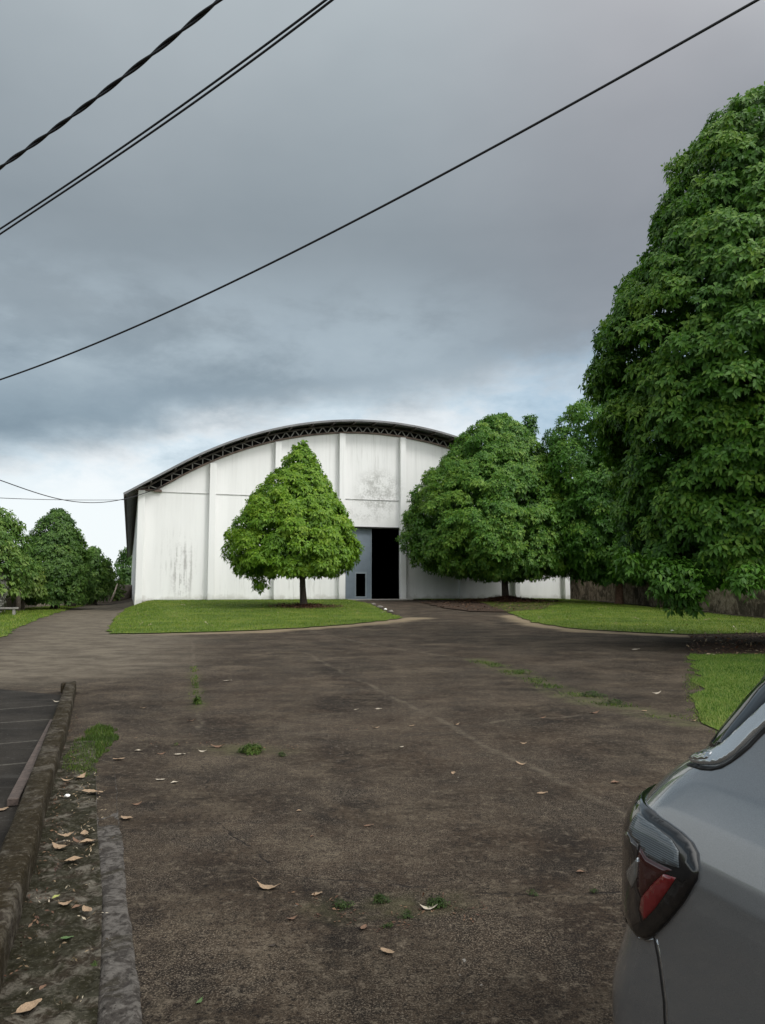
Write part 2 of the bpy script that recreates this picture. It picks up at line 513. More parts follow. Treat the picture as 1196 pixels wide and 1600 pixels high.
M = {}
M['pave'] = pavement_mat()
M['turf'] = grass_base_mat()
M['blade'] = blade_mat('grass_blade', (0.060, 0.120, 0.010), (0.165, 0.250, 0.022), (0.31, 0.30, 0.080))
M['weed'] = blade_mat('weed_blade', (0.016, 0.036, 0.007), (0.040, 0.078, 0.012), (0.085, 0.10, 0.028))
M['blade_near'] = blade_mat('grass_blade_near_shade', (0.026, 0.075, 0.007), (0.078, 0.165, 0.014), (0.18, 0.22, 0.05))  # darker, greener near grass; foreground shade is put into its colour
M['turfweed'] = blade_mat('rough_blade', (0.030, 0.060, 0.008), (0.075, 0.130, 0.016), (0.15, 0.16, 0.05))
M['soil'] = soil_mat('bare_soil', (0.020, 0.013, 0.010), (0.050, 0.033, 0.023), (0.105, 0.072, 0.048))
M['litter'] = soil_mat('leaf_mulch', (0.026, 0.010, 0.007), (0.080, 0.030, 0.018), (0.150, 0.066, 0.038), 9.0)
M['kerb'] = mossy_mat('kerb_concrete', (0.028, 0.022, 0.016), (0.082, 0.072, 0.057), (0.018, 0.013, 0.005), 0.75, 1.0, 0.5, (1, 0.3))  # kerb, gutter and edging tones darkened; foreground shade is put into them
M['bed'] = mossy_mat('broken_gutter', (0.030, 0.023, 0.016), (0.110, 0.099, 0.080), (0.014, 0.014, 0.006), 0.70, 1.3, 0.35)
M['band'] = mossy_mat('edging_concrete', (0.042, 0.037, 0.033), (0.105, 0.096, 0.087), (0.030, 0.026, 0.018), 0.40, 1.2)


def slab_mat():
    m, t, b, out, co = new_mat('black_slab')
    n = t.noise(co, 1.6, 5, 0.65); f = t.noise(co, 34, 4, 0.7); s = t.noise(t.scale3(co, (0.4, 2.4, 1)), 2.0, 5, 0.65)
    c = t.ramp(n, [(0.3, (0.012, 0.0105, 0.009)), (0.7, (0.032, 0.028, 0.0235))])  # slab base tone darkened too, with the foreground shade in it
    c = t.mix(t.math('MULTIPLY', t.sm(f, 0.58, 0.70), 0.5), c, (0.095, 0.092, 0.085))
    c = t.mix(t.math('MULTIPLY', t.sm(s, 0.55, 0.72), 0.25), c, (0.075, 0.072, 0.066))
    flat = t.scale3(co, (1, 1, 0))
    js = [[G2(-120, 1112), G2(0, 1109), G2(88, 1102)], [G2(-120, 1134), G2(0, 1130), G2(74, 1125)], [G2(-160, 1168), G2(0, 1163), G2(55, 1158)], [G2(-120, 1201), G2(0, 1196.5), G2(48, 1192)]]
    d = None
    for q in js:
        e = seg_dist(t, flat, q); d = e if d is None else t.math('MINIMUM', d, e)
    c = t.mix(t.math('MULTIPLY', t.math('MULTIPLY', t.sm(d, 0.035, 0.012), t.sm(f, 0.35, 0.5)), 0.55), c, (0.11, 0.102, 0.088))
    t.put(b.inputs['Base Color'], c); b.inputs['Roughness'].default_value = 0.92; b.inputs['Specular IOR Level'].default_value = 0.12
    bn = t.node('ShaderNodeBump', ins={'Strength': 0.5, 'Height': f}); bn.inputs['Distance'].default_value = 0.01
    t.l.new(bn.outputs[0], b.inputs['Normal'])
    return m


M['slab'] = slab_mat()

# ------------------------------------------------------------------ the ground
far = MB()
far.add([(-3000, -600, -0.45), (3000, -600, -0.45), (3000, 4000, -0.45), (-3000, 4000, -0.45)], [(0, 1, 2, 3)])
tag(far.build('ground', M['turf']), kind='structure')

# the big concrete yard, road and ramp: one draped sheet
xs = np.concatenate([np.arange(-60, -20, 2.0), np.arange(-20, 24, 0.5), np.arange(24, 45, 2.0)])
ys = np.concatenate([np.arange(-12, 24, 1.0), np.arange(24, 66, 0.5), np.arange(66, 130, 3.0)])
gx, gy = np.meshgrid(xs, ys)
V = np.stack([gx.ravel(), gy.ravel(), H(gx, gy).ravel()], 1)
nx = len(xs)
F = np.array([(j * nx + i, j * nx + i + 1, (j + 1) * nx + i + 1, (j + 1) * nx + i) for j in range(len(ys) - 1) for i in range(nx - 1)])
tag(mesh_np('pavement', V, F, M['pave'], True), kind='structure')

lawns = []
for i, (poly, lift) in enumerate(((LAWN_L, 0.03), (LAWN_R, 0.03), (PATCH_R, 0.012), (STRIP_L, 0.02))):
    d = densify(poly, 0.4, 0.09, rng)
    o = sheet('lawn', d, lift, M['turf'], 1.0)
    tag(o, kind='structure')
    lawns.append((np.array(d), lift))
d = densify(SOIL, 0.5, 0.05, rng)
tag(sheet('soil_bed', d, 0.006, M['soil'], 0.8), kind='structure')
SOILP = np.array(d)


def blades(name, poly, lift, dens, h, w, mat, seed, maxd=None, keep=None):
    r = np.random.default_rng(seed)
    poly = np.asarray(poly)
    x0, y0 = poly.min(0); x1, y1 = poly.max(0)
    n = int((x1 - x0) * (y1 - y0) * dens)
    X = r.uniform(x0, x1, n); Y = r.uniform(y0, y1, n)
    m = inside(poly, X, Y)
    if keep is not None: m &= keep(X, Y, r)
    X, Y = X[m], Y[m]; n = len(X)
    Z = H(X, Y) + lift - 0.01
    a = r.uniform(0, 2 * np.pi, n); hh = h * r.uniform(0.5, 1.25, n); ww = w * r.uniform(0.7, 1.3, n)
    lean = r.uniform(0.1, 0.9, n) * hh; la = r.uniform(0, 2 * np.pi, n)
    b0 = np.stack([X - np.cos(a) * ww / 2, Y - np.sin(a) * ww / 2, Z], 1)
    b1 = np.stack([X + np.cos(a) * ww / 2, Y + np.sin(a) * ww / 2, Z], 1)
    tp = np.stack([X + np.cos(la) * lean, Y + np.sin(la) * lean, Z + hh], 1)
    V = np.stack([b0, b1, tp], 1).reshape(-1, 3)
    F = np.arange(n * 3).reshape(n, 3)
    tint = np.repeat(np.clip(r.normal(0.45, 0.22, n), 0, 1), 3)
    return mesh_np(name, V, F, mat, False, None, {'tint': tint})


gr = []
gr.append(blades('grass', lawns[0][0], 0.03, 230, 0.075, 0.016, M['blade'], 1))
gr.append(blades('grass', lawns[1][0], 0.03, 230, 0.075, 0.016, M['blade'], 2))
gr.append(blades('grass', lawns[2][0], 0.012, 1200, 0.05, 0.010, M['blade_near'], 3, keep=lambda X, Y, r: X < 10.5))
gr.append(blades('grass', lawns[3][0], 0.02, 90, 0.11, 0.022, M['blade'], 4))
for o in gr: tag(o, 'short mown grass', 'grass', kind='stuff')

# ------------------------------------------------------------------ kerb, gutter, slab
def wob(a, amp, s): return amp * (math.sin(a * 3.1 * s + 1.3) + 0.6 * math.sin(a * 7.7 * s + 0.4) + 0.4 * math.sin(a * 17.3 * s))


def line_at(pts, t):
    """point at arc fraction t of a polyline"""
    pts = [np.array(p, float) for p in pts]
    L = [0]
    for a, b in zip(pts[:-1], pts[1:]): L.append(L[-1] + np.linalg.norm(b - a))
    s = t * L[-1]
    for i in range(len(pts) - 1):
        if s <= L[i + 1] or i == len(pts) - 2:
            k = (s - L[i]) / (L[i + 1] - L[i])
            return pts[i] + (pts[i + 1] - pts[i]) * k


kb = MB()
NK = 150
vs = []
for i in range(NK + 1):
    t = i / NK
    pr, pl = line_at(K_R, t), line_at(K_L, t)
    h = KH + wob(t * 11, 0.004, 1)
    e = wob(t * 13, 0.006, 1.3)
    step = 0.006 if (int(t * 11) % 2) else 0.0
    w = pl - pr
    vs += [(*(pr - w * 0.05), -0.1), (*(pr - w * (0.03 + e)), h * 0.45), (*(pr - w * 0.01), h - 0.016 - step), (*(pr + w * 0.08), h + step),
           (*(pl - w * 0.12), h + e), (*(pl - w * 0.02), h - 0.014), (*(pl + w * 0.02), -0.1)]
nr = 7
fs = []
for i in range(NK):
    for k in range(nr - 1):
        fs.append((i * nr + k, i * nr + k + 1, (i + 1) * nr + k + 1, (i + 1) * nr + k))
fs.append(tuple(range(nr))); fs.append(tuple(NK * nr + k for k in range(nr)))
kb.add(vs, fs)
tag(kb.build('kerb', M['kerb'], smooth=True), kind='structure')
# end return of the kerb
ke = MB(); q_ = (np.array(K_R[-1]) + np.array(K_L[-1])) / 2
ke.box((q_[0] - 0.055, q_[1] + 0.05, 0.04), (0.20, 0.10, 0.2))
tag(ke.build('kerb', M['kerb'], bevel=0.02), kind='structure')

# broken gutter bed between the kerb and the flush edging
r2 = np.random.default_rng(11)
NI, NJ = 190, 44
from mathutils import noise as mnoise
V = []
for i in range(NI + 1):
    t = i / NI
    b = line_at(BAND_L, t)
    ky = [p[1] for p in K_R]; a = np.array([np.interp(b[1], ky, [p[0] for p in K_R]) + 0.0, b[1]])
    for j in range(NJ + 1):
        q = a + (b - a) * j / NJ
        n1 = mnoise.noise(Vector((q[0] * 2.6, q[1] * 2.6, 0)))
        n2 = mnoise.noise(Vector((q[0] * 9, q[1] * 9, 3)))
        vd = mnoise.voronoi(Vector((q[0] * 7, q[1] * 5, 0)))[0]
        stone = min(1.0, (vd[1] - vd[0]) * 4.0)
        fade = min(1, t * 6, (1 - t) * 3)
        z = 0.016 + fade * (0.014 * n1 + 0.006 * n2 + 0.012 * (stone - 0.6))
        V.append((q[0], q[1], max(0.005, z)))
F = np.array([(i * (NJ + 1) + j, i * (NJ + 1) + j + 1, (i + 1) * (NJ + 1) + j + 1, (i + 1) * (NJ + 1) + j) for i in range(NI) for j in range(NJ)])
F = F[:, ::-1] if True else F
tag(mesh_np('gutter_bed', np.array(V), F, M['bed'], True), kind='structure')
V = []
NB = 8
for i in range(NI + 1):
    t = i / NI
    a, b = line_at(BAND_L, t), line_at(BAND_R, t)
    b = b + np.array([1, 0]) * wob(t * 9, 0.005, 1.0)
    for j in range(NB + 1):
        q = a + (b - a) * j / NB
        edge = 1.0 if 0 < j < NB else 0.0
        z = 0.002 + edge * (0.012 - 0.026 * float(sst((t - 0.28) / 0.50)) + 0.014 * mnoise.noise(Vector((q[0] * 5, q[1] * 5, 8))) + 0.005 * mnoise.noise(Vector((q[0] * 17, q[1] * 17, 2))))
        V.append((q[0], q[1], z))
F = np.array([(i * (NB + 1) + j, i * (NB + 1) + j + 1, (i + 1) * (NB + 1) + j + 1, (i + 1) * (NB + 1) + j) for i in range(NI) for j in range(NB)])[:, ::-1]
tag(mesh_np('edging', np.array(V), F, M['band'], True), kind='structure')

slab = [*K_L[:-1], tuple(np.array(K_L[-1]) + np.array([0.03, -0.20])), tuple(G2(0, 1077)), (-16.0, 10.6), (-12.0, 1.0)]
tag(sheet('parking_slab', slab, 0.005, M['slab'], 1.0), kind='structure')

# ------------------------------------------------------------------ hall
def wall_mat():
    m, t, b, out, co = new_mat('white_render')
    sx = t.node('ShaderNodeSeparateXYZ'); t.put(sx.inputs[0], co)
    x, z = sx.outputs[0], sx.outputs[2]
    st = t.noise(t.scale3(co, (3.2, 1, 0.22)), 1.6, 6, 0.66)
    st2 = t.noise(t.scale3(co, (1.1, 1, 0.12)), 1.2, 5, 0.6)
    bl = t.noise(co, 1.1, 6, 0.68)
    sp = t.noise(co, 7.0, 5, 0.7)
    c = t.mix(t.sm(st2, 0.40, 0.62), (0.79, 0.79, 0.785), (0.755, 0.755, 0.75))
    # rain streaks and mould, each where it grows on this wall

    def spot(cx, cz, rx, rz, src, lo, hi, k, col, c):
        dx = t.math('MULTIPLY', t.math('SUBTRACT', x, cx), 1 / rx); dz = t.math('MULTIPLY', t.math('SUBTRACT', z, cz), 1 / rz)
        d = t.math('SQRT', t.math('ADD', t.math('MULTIPLY', dx, dx), t.math('MULTIPLY', dz, dz)))
        f = t.math('MULTIPLY', t.sm(d, 1.0, 0.35), t.sm(src, lo, hi))
        return t.mix(t.math('MULTIPLY', f, k), c, col)
    mixs = t.math('ADD', t.math('MULTIPLY', bl, 0.55), t.math('MULTIPLY', sp, 0.45))
    c = spot(17.2, 8.2, 2.3, 2.0, mixs, 0.42, 0.58, 0.62, (0.27, 0.27, 0.25), c)
    c = spot(16.6, 6.7, 2.6, 1.5, mixs, 0.46, 0.62, 0.42, (0.30, 0.30, 0.27), c)
    stm = t.math('ADD', t.math('MULTIPLY', st, 0.6), t.math('MULTIPLY', mixs, 0.4))
    c = spot(3.1, 2.0, 1.0, 2.9, stm, 0.47, 0.58, 0.62, (0.30, 0.28, 0.28), c)
    c = spot(2.7, 2.6, 1.9, 3.2, stm, 0.49, 0.62, 0.30, (0.28, 0.27, 0.26), c)
    c = spot(6.0, 1.2, 3.0, 2.2, st, 0.52, 0.68, 0.30, (0.35, 0.34, 0.33), c)
    c = spot(11.8, 0.9, 3.0, 2.0, st, 0.50, 0.66, 0.38, (0.33, 0.32, 0.30), c)
    c = spot(16.6, 11.0, 2.6, 2.2, st, 0.50, 0.66, 0.28, (0.40, 0.40, 0.37), c)
    c = spot(8.2, 6.6, 2.4, 1.6, st, 0.54, 0.68, 0.30, (0.38, 0.37, 0.35), c)
    c = spot(24.0, 1.0, 8.0, 1.6, st, 0.56, 0.70, 0.25, (0.40, 0.40, 0.38), c)
    runs = t.math('MULTIPLY', t.sm(t.noise(t.scale3(co, (5.0, 1, 0.10)), 1.3, 5, 0.62), 0.52, 0.68), t.sm(z, 3.0, 11.5))
    c = t.mix(t.math('MULTIPLY', runs, 0.22), c, (0.42, 0.41, 0.39))
    # splash line at the foot
    foot = t.math('MULTIPLY', t.sm(t.math('ADD', z, t.math('MULTIPLY', t.math('SUBTRACT', bl, 0.5), 1.2)), 0.42, 0.02), 0.5)
    c = t.mix(foot, c, (0.34, 0.33, 0.29))
    t.put(b.inputs['Base Color'], c); b.inputs['Roughness'].default_value = 0.85; b.inputs['Specular IOR Level'].default_value = 0.25
    bn = t.node('ShaderNodeBump', ins={'Strength': 0.12, 'Height': sp}); bn.inputs['Distance'].default_value = 0.03
    t.l.new(bn.outputs[0], b.inputs['Normal'])
    return m


M['wall'] = wall_mat()
M['inner'] = simple('dark_interior', (0.012, 0.012, 0.012), 0.95, spec=0.05)  # near-black; the darkness of the unlit hall is put into the colour
M['steel'] = simple('rusty_dark_steel', (0.075, 0.060, 0.052), 0.65, 0.0, 0.5, 3.0)
M['steel_pale'] = simple('primed_steel', (0.26, 0.245, 0.235), 0.6, 0.0, 0.4, 3.0)
M['rust'] = simple('rust_edge', (0.17, 0.125, 0.105), 0.8, 0.0, 0.5, 2.0)
M['roof'] = simple('grey_roof_sheet', (0.16, 0.16, 0.165), 0.55, 0.2, 0.3, 0.8)
M['bluegrey'] = simple('blue_grey_door_paint', (0.165, 0.205, 0.245), 0.55, 0.0, 0.10, 1.6)
M['bluelight'] = simple('pale_door_frame_paint', (0.235, 0.280, 0.315), 0.55, 0.0, 0.08, 1.6)
M['groove'] = simple('dirty_shadow_ledge', (0.42, 0.42, 0.41), 0.9, 0, 0.3, 2.0)  # grime grey that also paints the shadow line of the ledge
M['plinth'] = simple('raw_concrete', (0.30, 0.285, 0.26), 0.9, 0, 0.35, 2.5, 0.5)

WID, LEN = 33.25, 110.0
MID = WID / 2
RL, APL = 26.5, 13.1 - FLOOR        # lower chord / gable arc (above the hall floor)
RU, APU = 26.8, 13.72 - FLOOR       # upper chord
RR, APR = 26.9, 13.90 - FLOOR       # roof skin


def arc(s, Rr, ap):
    d = abs(s - MID)
    lim = 14.0
    if d <= lim: return ap - (Rr - math.sqrt(Rr * Rr - d * d))
    k = math.sqrt(Rr * Rr - lim * lim)
    return ap - (Rr - k) - (d - lim) * (lim / k)


hall = empty('warehouse', (CORNER[0], CORNER[1], FLOOR), FA)
tag(hall, 'large white warehouse with an arched truss roof and a half open grey sliding door', 'warehouse')
SH = 8.15 - FLOOR                    # shoulder of the gable
D0, D1, DH = 14.66, 18.92, 5.30      # door opening
top = [(WID, SH), (WID - 1.36, SH)] + [(s, arc(s, RL, APL)) for s in np.linspace(WID - 1.36, 1.36, 61)] + [(1.36, SH), (0, SH)]
poly = [(0, -1.2), (D0, -1.2), (D0, DH), (D1, DH), (D1, -1.2), (WID, -1.2)] + [p for i, p in enumerate(top) if i == 0 or abs(p[0] - top[i - 1][0]) + abs(p[1] - top[i - 1][1]) > 1e-6]
w = MB(); w.prism(poly, 0.0, 0.25)
w.build('gable_wall', M['wall'], hall)
w = MB(); w.box((0.125, 0.25 + LEN / 2, 3.1), (0.25, LEN, 8.4)); w.build('side_wall', M['wall'], hall)
w = MB(); w.box((WID - 0.125, 0.25 + LEN / 2, 3.1), (0.25, LEN, 8.4)); w.build('side_wall', M['wall'], hall)
w = MB(); w.prism([(0, -1.2), (WID, -1.2)] + top, LEN + 0.26, LEN + 0.5); w.build('rear_wall', M['wall'], hall)
w = MB(); w.box((MID, 0.26 + LEN / 2, -0.05), (WID - 0.6, LEN - 0.1, 0.1)); w.build('floor_slab', M['inner'], hall)
# pilasters
for k, s in enumerate((0.24, 4.96, 9.54, 14.30, 19.05, 23.84, 28.55, 33.0)):
    hw = 0.22
    zt = SH if s < 1 or s > WID - 1 else min(arc(s - hw, RL, APL), arc(s + hw, RL, APL)) - 0.03
    p = MB(); p.box((s, -0.20, (zt - 1.2) / 2), (hw * 2, 0.40, zt + 1.2))
    p.build('pilaster', M['wall'], hall, bevel=0.015)
# ledge line at shoulder height between the pilasters
edges = [0.46, 4.74, 5.18, 9.32, 9.76, 14.08, 14.52, 18.83, 19.27, 23.62, 24.06, 28.33, 28.77, 32.78]
for a, b in zip(edges[0::2], edges[1::2]):
    if a < 1: a = 1.5
    if b > 32.5: b = 31.7
    p = MB(); p.box(((a + b) / 2, -0.028, SH - 0.03), (b - a, 0.04, 0.045)); p.build('ledge', M['groove'], hall)
# footing
for a, b in ((0.48, 4.70), (5.22, 9.28), (9.80, 14.04), (19.32, 23.58), (24.1, 28.3), (28.8, 32.7)):
    p = MB(); p.box(((a + b) / 2, -0.06, -0.55), (b - a, 0.12, 1.16)); p.build('footing', M['plinth'], hall, bevel=0.02)
p = MB(); p.box(((D0 + D1) / 2 + 0.15, -0.85, -0.26), (D1 - D0 + 0.5, 1.66, 0.62)); p.build('door_apron', M['plinth'], hall, bevel=0.02)

# roof skin with overhangs
S0, S1, YF = -0.92, WID + 0.92, -1.25
ss = np.linspace(S0, S1, 73)
rv, rf = [], []
for s in ss:
    z = arc(s, RR, APR)
    rv += [(s, YF, z), (s, LEN + 1.4, z), (s, LEN + 1.4, z - 0.06), (s, YF, z - 0.06)]
for i in range(72):
    for k in range(4):
        a, b = i * 4 + k, i * 4 + (k + 1) % 4
        rf.append((a, b, b + 4, a + 4))
rf += [(0, 1, 2, 3), (288, 289, 290, 291)]
roof = MB().add(rv, rf).build('roof', M['roof'], hall)
# purlins under the skin
al = np.linspace(S0 + 0.15, S1 - 0.15, 23)
for s in al:
    z = arc(s, RR, APR)
    p = MB(); p.bar((s, YF + 0.05, z - 0.155), (s, LEN, z - 0.155), 0.09, 0.16, up=(0, 0, 1)); p.build('purlin', M['steel'], roof)
# eave fascia beams under the left and right overhang
for s in (S0 + 0.05, S1 - 0.05):
    p = MB(); z = arc(s, RR, APR); p.bar((s, YF + 0.01, z - 0.16), (s, LEN + 1.3, z - 0.16), 0.05, 0.2, up=(0, 0, 1)); p.build('gutter', M['steel'], roof)
# front edge strip of the roof
p = MB()
for a, b in zip(ss[:-1], ss[1:]):
    p.bar((a, YF - 0.02, arc(a, RR, APR) - 0.06), (b, YF - 0.02, arc(b, RR, APR) - 0.06), 0.14, 0.03, up=(0, 1, 0))
p.build('fascia', M['roof'], roof)

# truss along the gable
tr = empty('truss'); tr.parent = hall
def chord(Rr, ap, yo, a, b, n, th, name, mat):
    q = MB(); sg = np.linspace(a, b, n + 1)
    for u, v in zip(sg[:-1], sg[1:]):
        q.bar((u, yo, arc(u, Rr, ap)), (v, yo, arc(v, Rr, ap)), th, 0.12, up=(0, 1, 0))
    q.build(name, mat, tr)
chord(RL + 0.05, APL + 0.06, -0.09, 1.2, WID - 1.2, 60, 0.11, 'lower_chord', M['rust'])
chord(RU, APU - 0.08, -0.10, -0.6, WID + 0.6, 64, 0.10, 'upper_chord', M['steel'])
for xx, wd_, yy, dp_, zz_, hh_ in ((0.52, 1.5, -0.10, 0.12, 0.06, 0.11), (WID - 0.52, 1.5, -0.10, 0.12, 0.06, 0.11), (1.30, 0.5, -0.165, 0.14, 0.02, 0.16), (WID - 1.30, 0.5, -0.165, 0.14, 0.02, 0.16)):
    p = MB(); p.box((xx, yy, SH + zz_), (wd_, dp_, hh_)); p.build('bearing_plate', M['rust'], tr)
web = MB(); NP = 44
pan = np.linspace(1.5, WID - 1.5, NP + 1)
up_ = lambda s: arc(s, RU, APU - 0.08)
lo_ = lambda s: arc(s, RL + 0.05, APL + 0.06)
for i, (a, b) in enumerate(zip(pan[:-1], pan[1:])):
    if 4.5 <= i < NP - 4.5 and abs((a + b) / 2 - MID) < 8.3:
        m_ = (a + b) / 2
        web.bar((a, -0.09, lo_(a)), (m_, -0.09, up_(m_)), 0.065, 0.06, up=(0, 1, 0))
        web.bar((m_, -0.09, up_(m_)), (b, -0.09, lo_(b)), 0.065, 0.06, up=(0, 1, 0))
    else:
        web.bar((a, -0.09, lo_(a)), (a, -0.09, up_(a)), 0.06, 0.06, up=(0, 1, 0))
        if (a + b) / 2 < MID: web.bar((a, -0.09, up_(a)), (b, -0.09, lo_(b)), 0.05, 0.05, up=(0, 1, 0))
        else: web.bar((a, -0.09, lo_(a)), (b, -0.09, up_(b)), 0.05, 0.05, up=(0, 1, 0))
web.bar((-0.2, -0.09, SH + 0.05), (0.7, -0.09, up_(0.7)), 0.07, 0.07); web.bar((0.7, -0.09, SH + 0.05), (0.7, -0.09, up_(0.7)), 0.06, 0.06); web.bar((0.7, -0.09, up_(0.7)), (1.5, -0.09, SH + 0.1), 0.06, 0.06)
web.build('web', M['steel_pale'], tr)
# near-black sheets added behind truss and at the rear to keep light out
q = MB(); sg = np.linspace(0.1, WID - 0.1, 61)
bp = [(s, arc(s, RL, APL) - 0.3 if 1.5 < s < WID - 1.5 else SH - 0.2) for s in sg] + [(s, arc(s, RR, APR) - 0.08) for s in sg[::-1]]
q.prism(bp, 0.27, 0.33); q.build('gable_blackout', M['inner'], hall)
q = MB(); q.prism(bp, LEN + 0.05, LEN + 0.2); q.build('gable_blackout', M['inner'], hall)

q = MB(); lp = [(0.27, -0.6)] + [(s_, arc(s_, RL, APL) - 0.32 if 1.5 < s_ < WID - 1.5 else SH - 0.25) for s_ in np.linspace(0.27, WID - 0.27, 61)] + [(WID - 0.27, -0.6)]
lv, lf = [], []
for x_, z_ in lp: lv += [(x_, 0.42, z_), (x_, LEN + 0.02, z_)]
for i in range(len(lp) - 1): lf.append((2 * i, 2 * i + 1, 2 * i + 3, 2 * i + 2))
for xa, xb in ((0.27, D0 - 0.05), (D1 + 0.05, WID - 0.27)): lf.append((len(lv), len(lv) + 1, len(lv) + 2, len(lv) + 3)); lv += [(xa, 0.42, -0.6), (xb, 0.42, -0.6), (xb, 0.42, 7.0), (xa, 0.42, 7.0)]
q.add(lv, lf).build('blackout_skin', M['inner'], hall, fix=False)  # near-black inner skin, added so that the doorway stays dark
# sliding door, half open, with a wicket opening
dr = empty('sliding_door', (0, 0, 0)); dr.parent = hall
L0, L1 = D0 + 0.02, 16.76
W0, W1, WZ0, WZ1 = 15.55, 16.28, 0.24, 1.92
q = MB()
y0, y1 = 0.30, 0.36
q.box(((L0 + W0) / 2, 0.33, DH / 2 - 0.02), (W0 - L0, 0.06, DH)); q.box(((W1 + L1) / 2, 0.33, DH / 2 - 0.02), (L1 - W1, 0.06, DH))
q.box(((W0 + W1) / 2, 0.33, WZ0 / 2 - 0.01), (W1 - W0, 0.06, WZ0 - 0.02)); q.box(((W0 + W1) / 2, 0.33, (WZ1 + DH) / 2), (W1 - W0, 0.06, DH - WZ1))
q.build('leaf', M['bluegrey'], dr)
q = MB()
q.box((W0 - 0.05, 0.285, (WZ0 + WZ1) / 2), (0.10, 0.03, WZ1 - WZ0)); q.box((W1 + 0.05, 0.285, (WZ0 + WZ1) / 2), (0.10, 0.03, WZ1 - WZ0))
q.box(((W0 + W1) / 2, 0.285, WZ1 + 0.07), (W1 - W0 + 0.2, 0.03, 0.14)); q.box(((W0 + W1) / 2, 0.285, WZ0 - 0.05), (W1 - W0 + 0.2, 0.03, 0.10))
q.build('wicket_frame', M['bluelight'], dr)
q = MB()
for zz in (0.06, 2.6, DH - 0.1): q.box(((L0 + L1) / 2, 0.275, zz), (L1 - L0, 0.05, 0.07)) if zz > 3 or zz < 1 else None
for xx in (L0 + 0.04, L1 - 0.04): q.box((xx, 0.277, DH / 2), (0.06, 0.045, DH - 0.2))
q.build('leaf_frame', M['bluelight'], dr)
q = MB(); q.box(((D0 + D1) / 2, -0.05, DH + 0.04), (D1 - D0 - 0.02, 0.10, 0.09)); q.build('door_track', M['inner'], hall)

# ------------------------------------------------------------------ boundary walls
M['oldwall'] = mossy_mat('stained_shaded_wall', (0.13, 0.105, 0.07), (0.25, 0.21, 0.15), (0.035, 0.03, 0.02), 0.45, 0.25, 0.15)  # tone lowered; the shade of the trees is put into the wall colour
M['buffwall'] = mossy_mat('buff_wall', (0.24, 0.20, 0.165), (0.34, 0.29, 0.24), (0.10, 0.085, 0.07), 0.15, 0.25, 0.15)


def bwall(label, a, b, h, th, every, mat, group=None):
    a = np.array(a, float); b = np.array(b, float)
    L = np.linalg.norm(b - a); ang = math.atan2(b[1] - a[1], b[0] - a[0])
    r = empty('boundary_wall', (a[0], a[1], 0), ang)
    tag(r, label, 'wall')
    n = max(1, int(round(L / every)))
    for i in range(n):
        q = MB(); q.box(((i + 0.5) * L / n, 0, h / 2 - 0.3), (L / n - 0.25, th, h + 0.6)); q.build('panel', mat, r)
    for i in range(n + 1):
        q = MB(); q.box((i * L / n, 0, h / 2 - 0.26), (0.25, th + 0.05, h + 0.64)); q.build('post', mat, r, bevel=0.01)
    return r


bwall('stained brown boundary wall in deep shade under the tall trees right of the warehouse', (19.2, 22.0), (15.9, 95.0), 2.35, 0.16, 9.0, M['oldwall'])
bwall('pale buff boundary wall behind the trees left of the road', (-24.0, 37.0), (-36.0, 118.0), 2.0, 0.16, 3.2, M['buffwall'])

# ------------------------------------------------------------------ trees
M['leaf_a'] = leaf_mat('leaf_bright', (0.034, 0.095, 0.005), (0.120, 0.240, 0.013), (0.215, 0.320, 0.024))
M['leaf_b'] = leaf_mat('leaf_deep', (0.018, 0.070, 0.007), (0.068, 0.172, 0.017), (0.165, 0.270, 0.032))
M['leaf_c'] = leaf_mat('leaf_far', (0.028, 0.078, 0.013), (0.075, 0.155, 0.024), (0.140, 0.215, 0.040))
M['leaf_d'] = leaf_mat('leaf_light', (0.045, 0.092, 0.014), (0.100, 0.165, 0.026), (0.17, 0.215, 0.048))
M['leaf_grey'] = leaf_mat('leaf_grey', (0.10, 0.10, 0.085), (0.19, 0.19, 0.165), (0.27, 0.27, 0.23), 0.2, 0.7)
M['bark'] = simple('bark', (0.055, 0.043, 0.033), 0.92, 0, 0.45, 9.0, 0.8, 30.0)
M['bark_red'] = simple('bark_reddish', (0.160, 0.090, 0.058), 0.92, 0, 0.4, 9.0, 0.8, 30.0)

LEAF_F = np.array([(0, 1, 2), (0, 2, 3), (1, 4, 2), (2, 4, 3)])


def norm(a): return a / np.maximum(np.linalg.norm(a, axis=-1, keepdims=True), 1e-9)


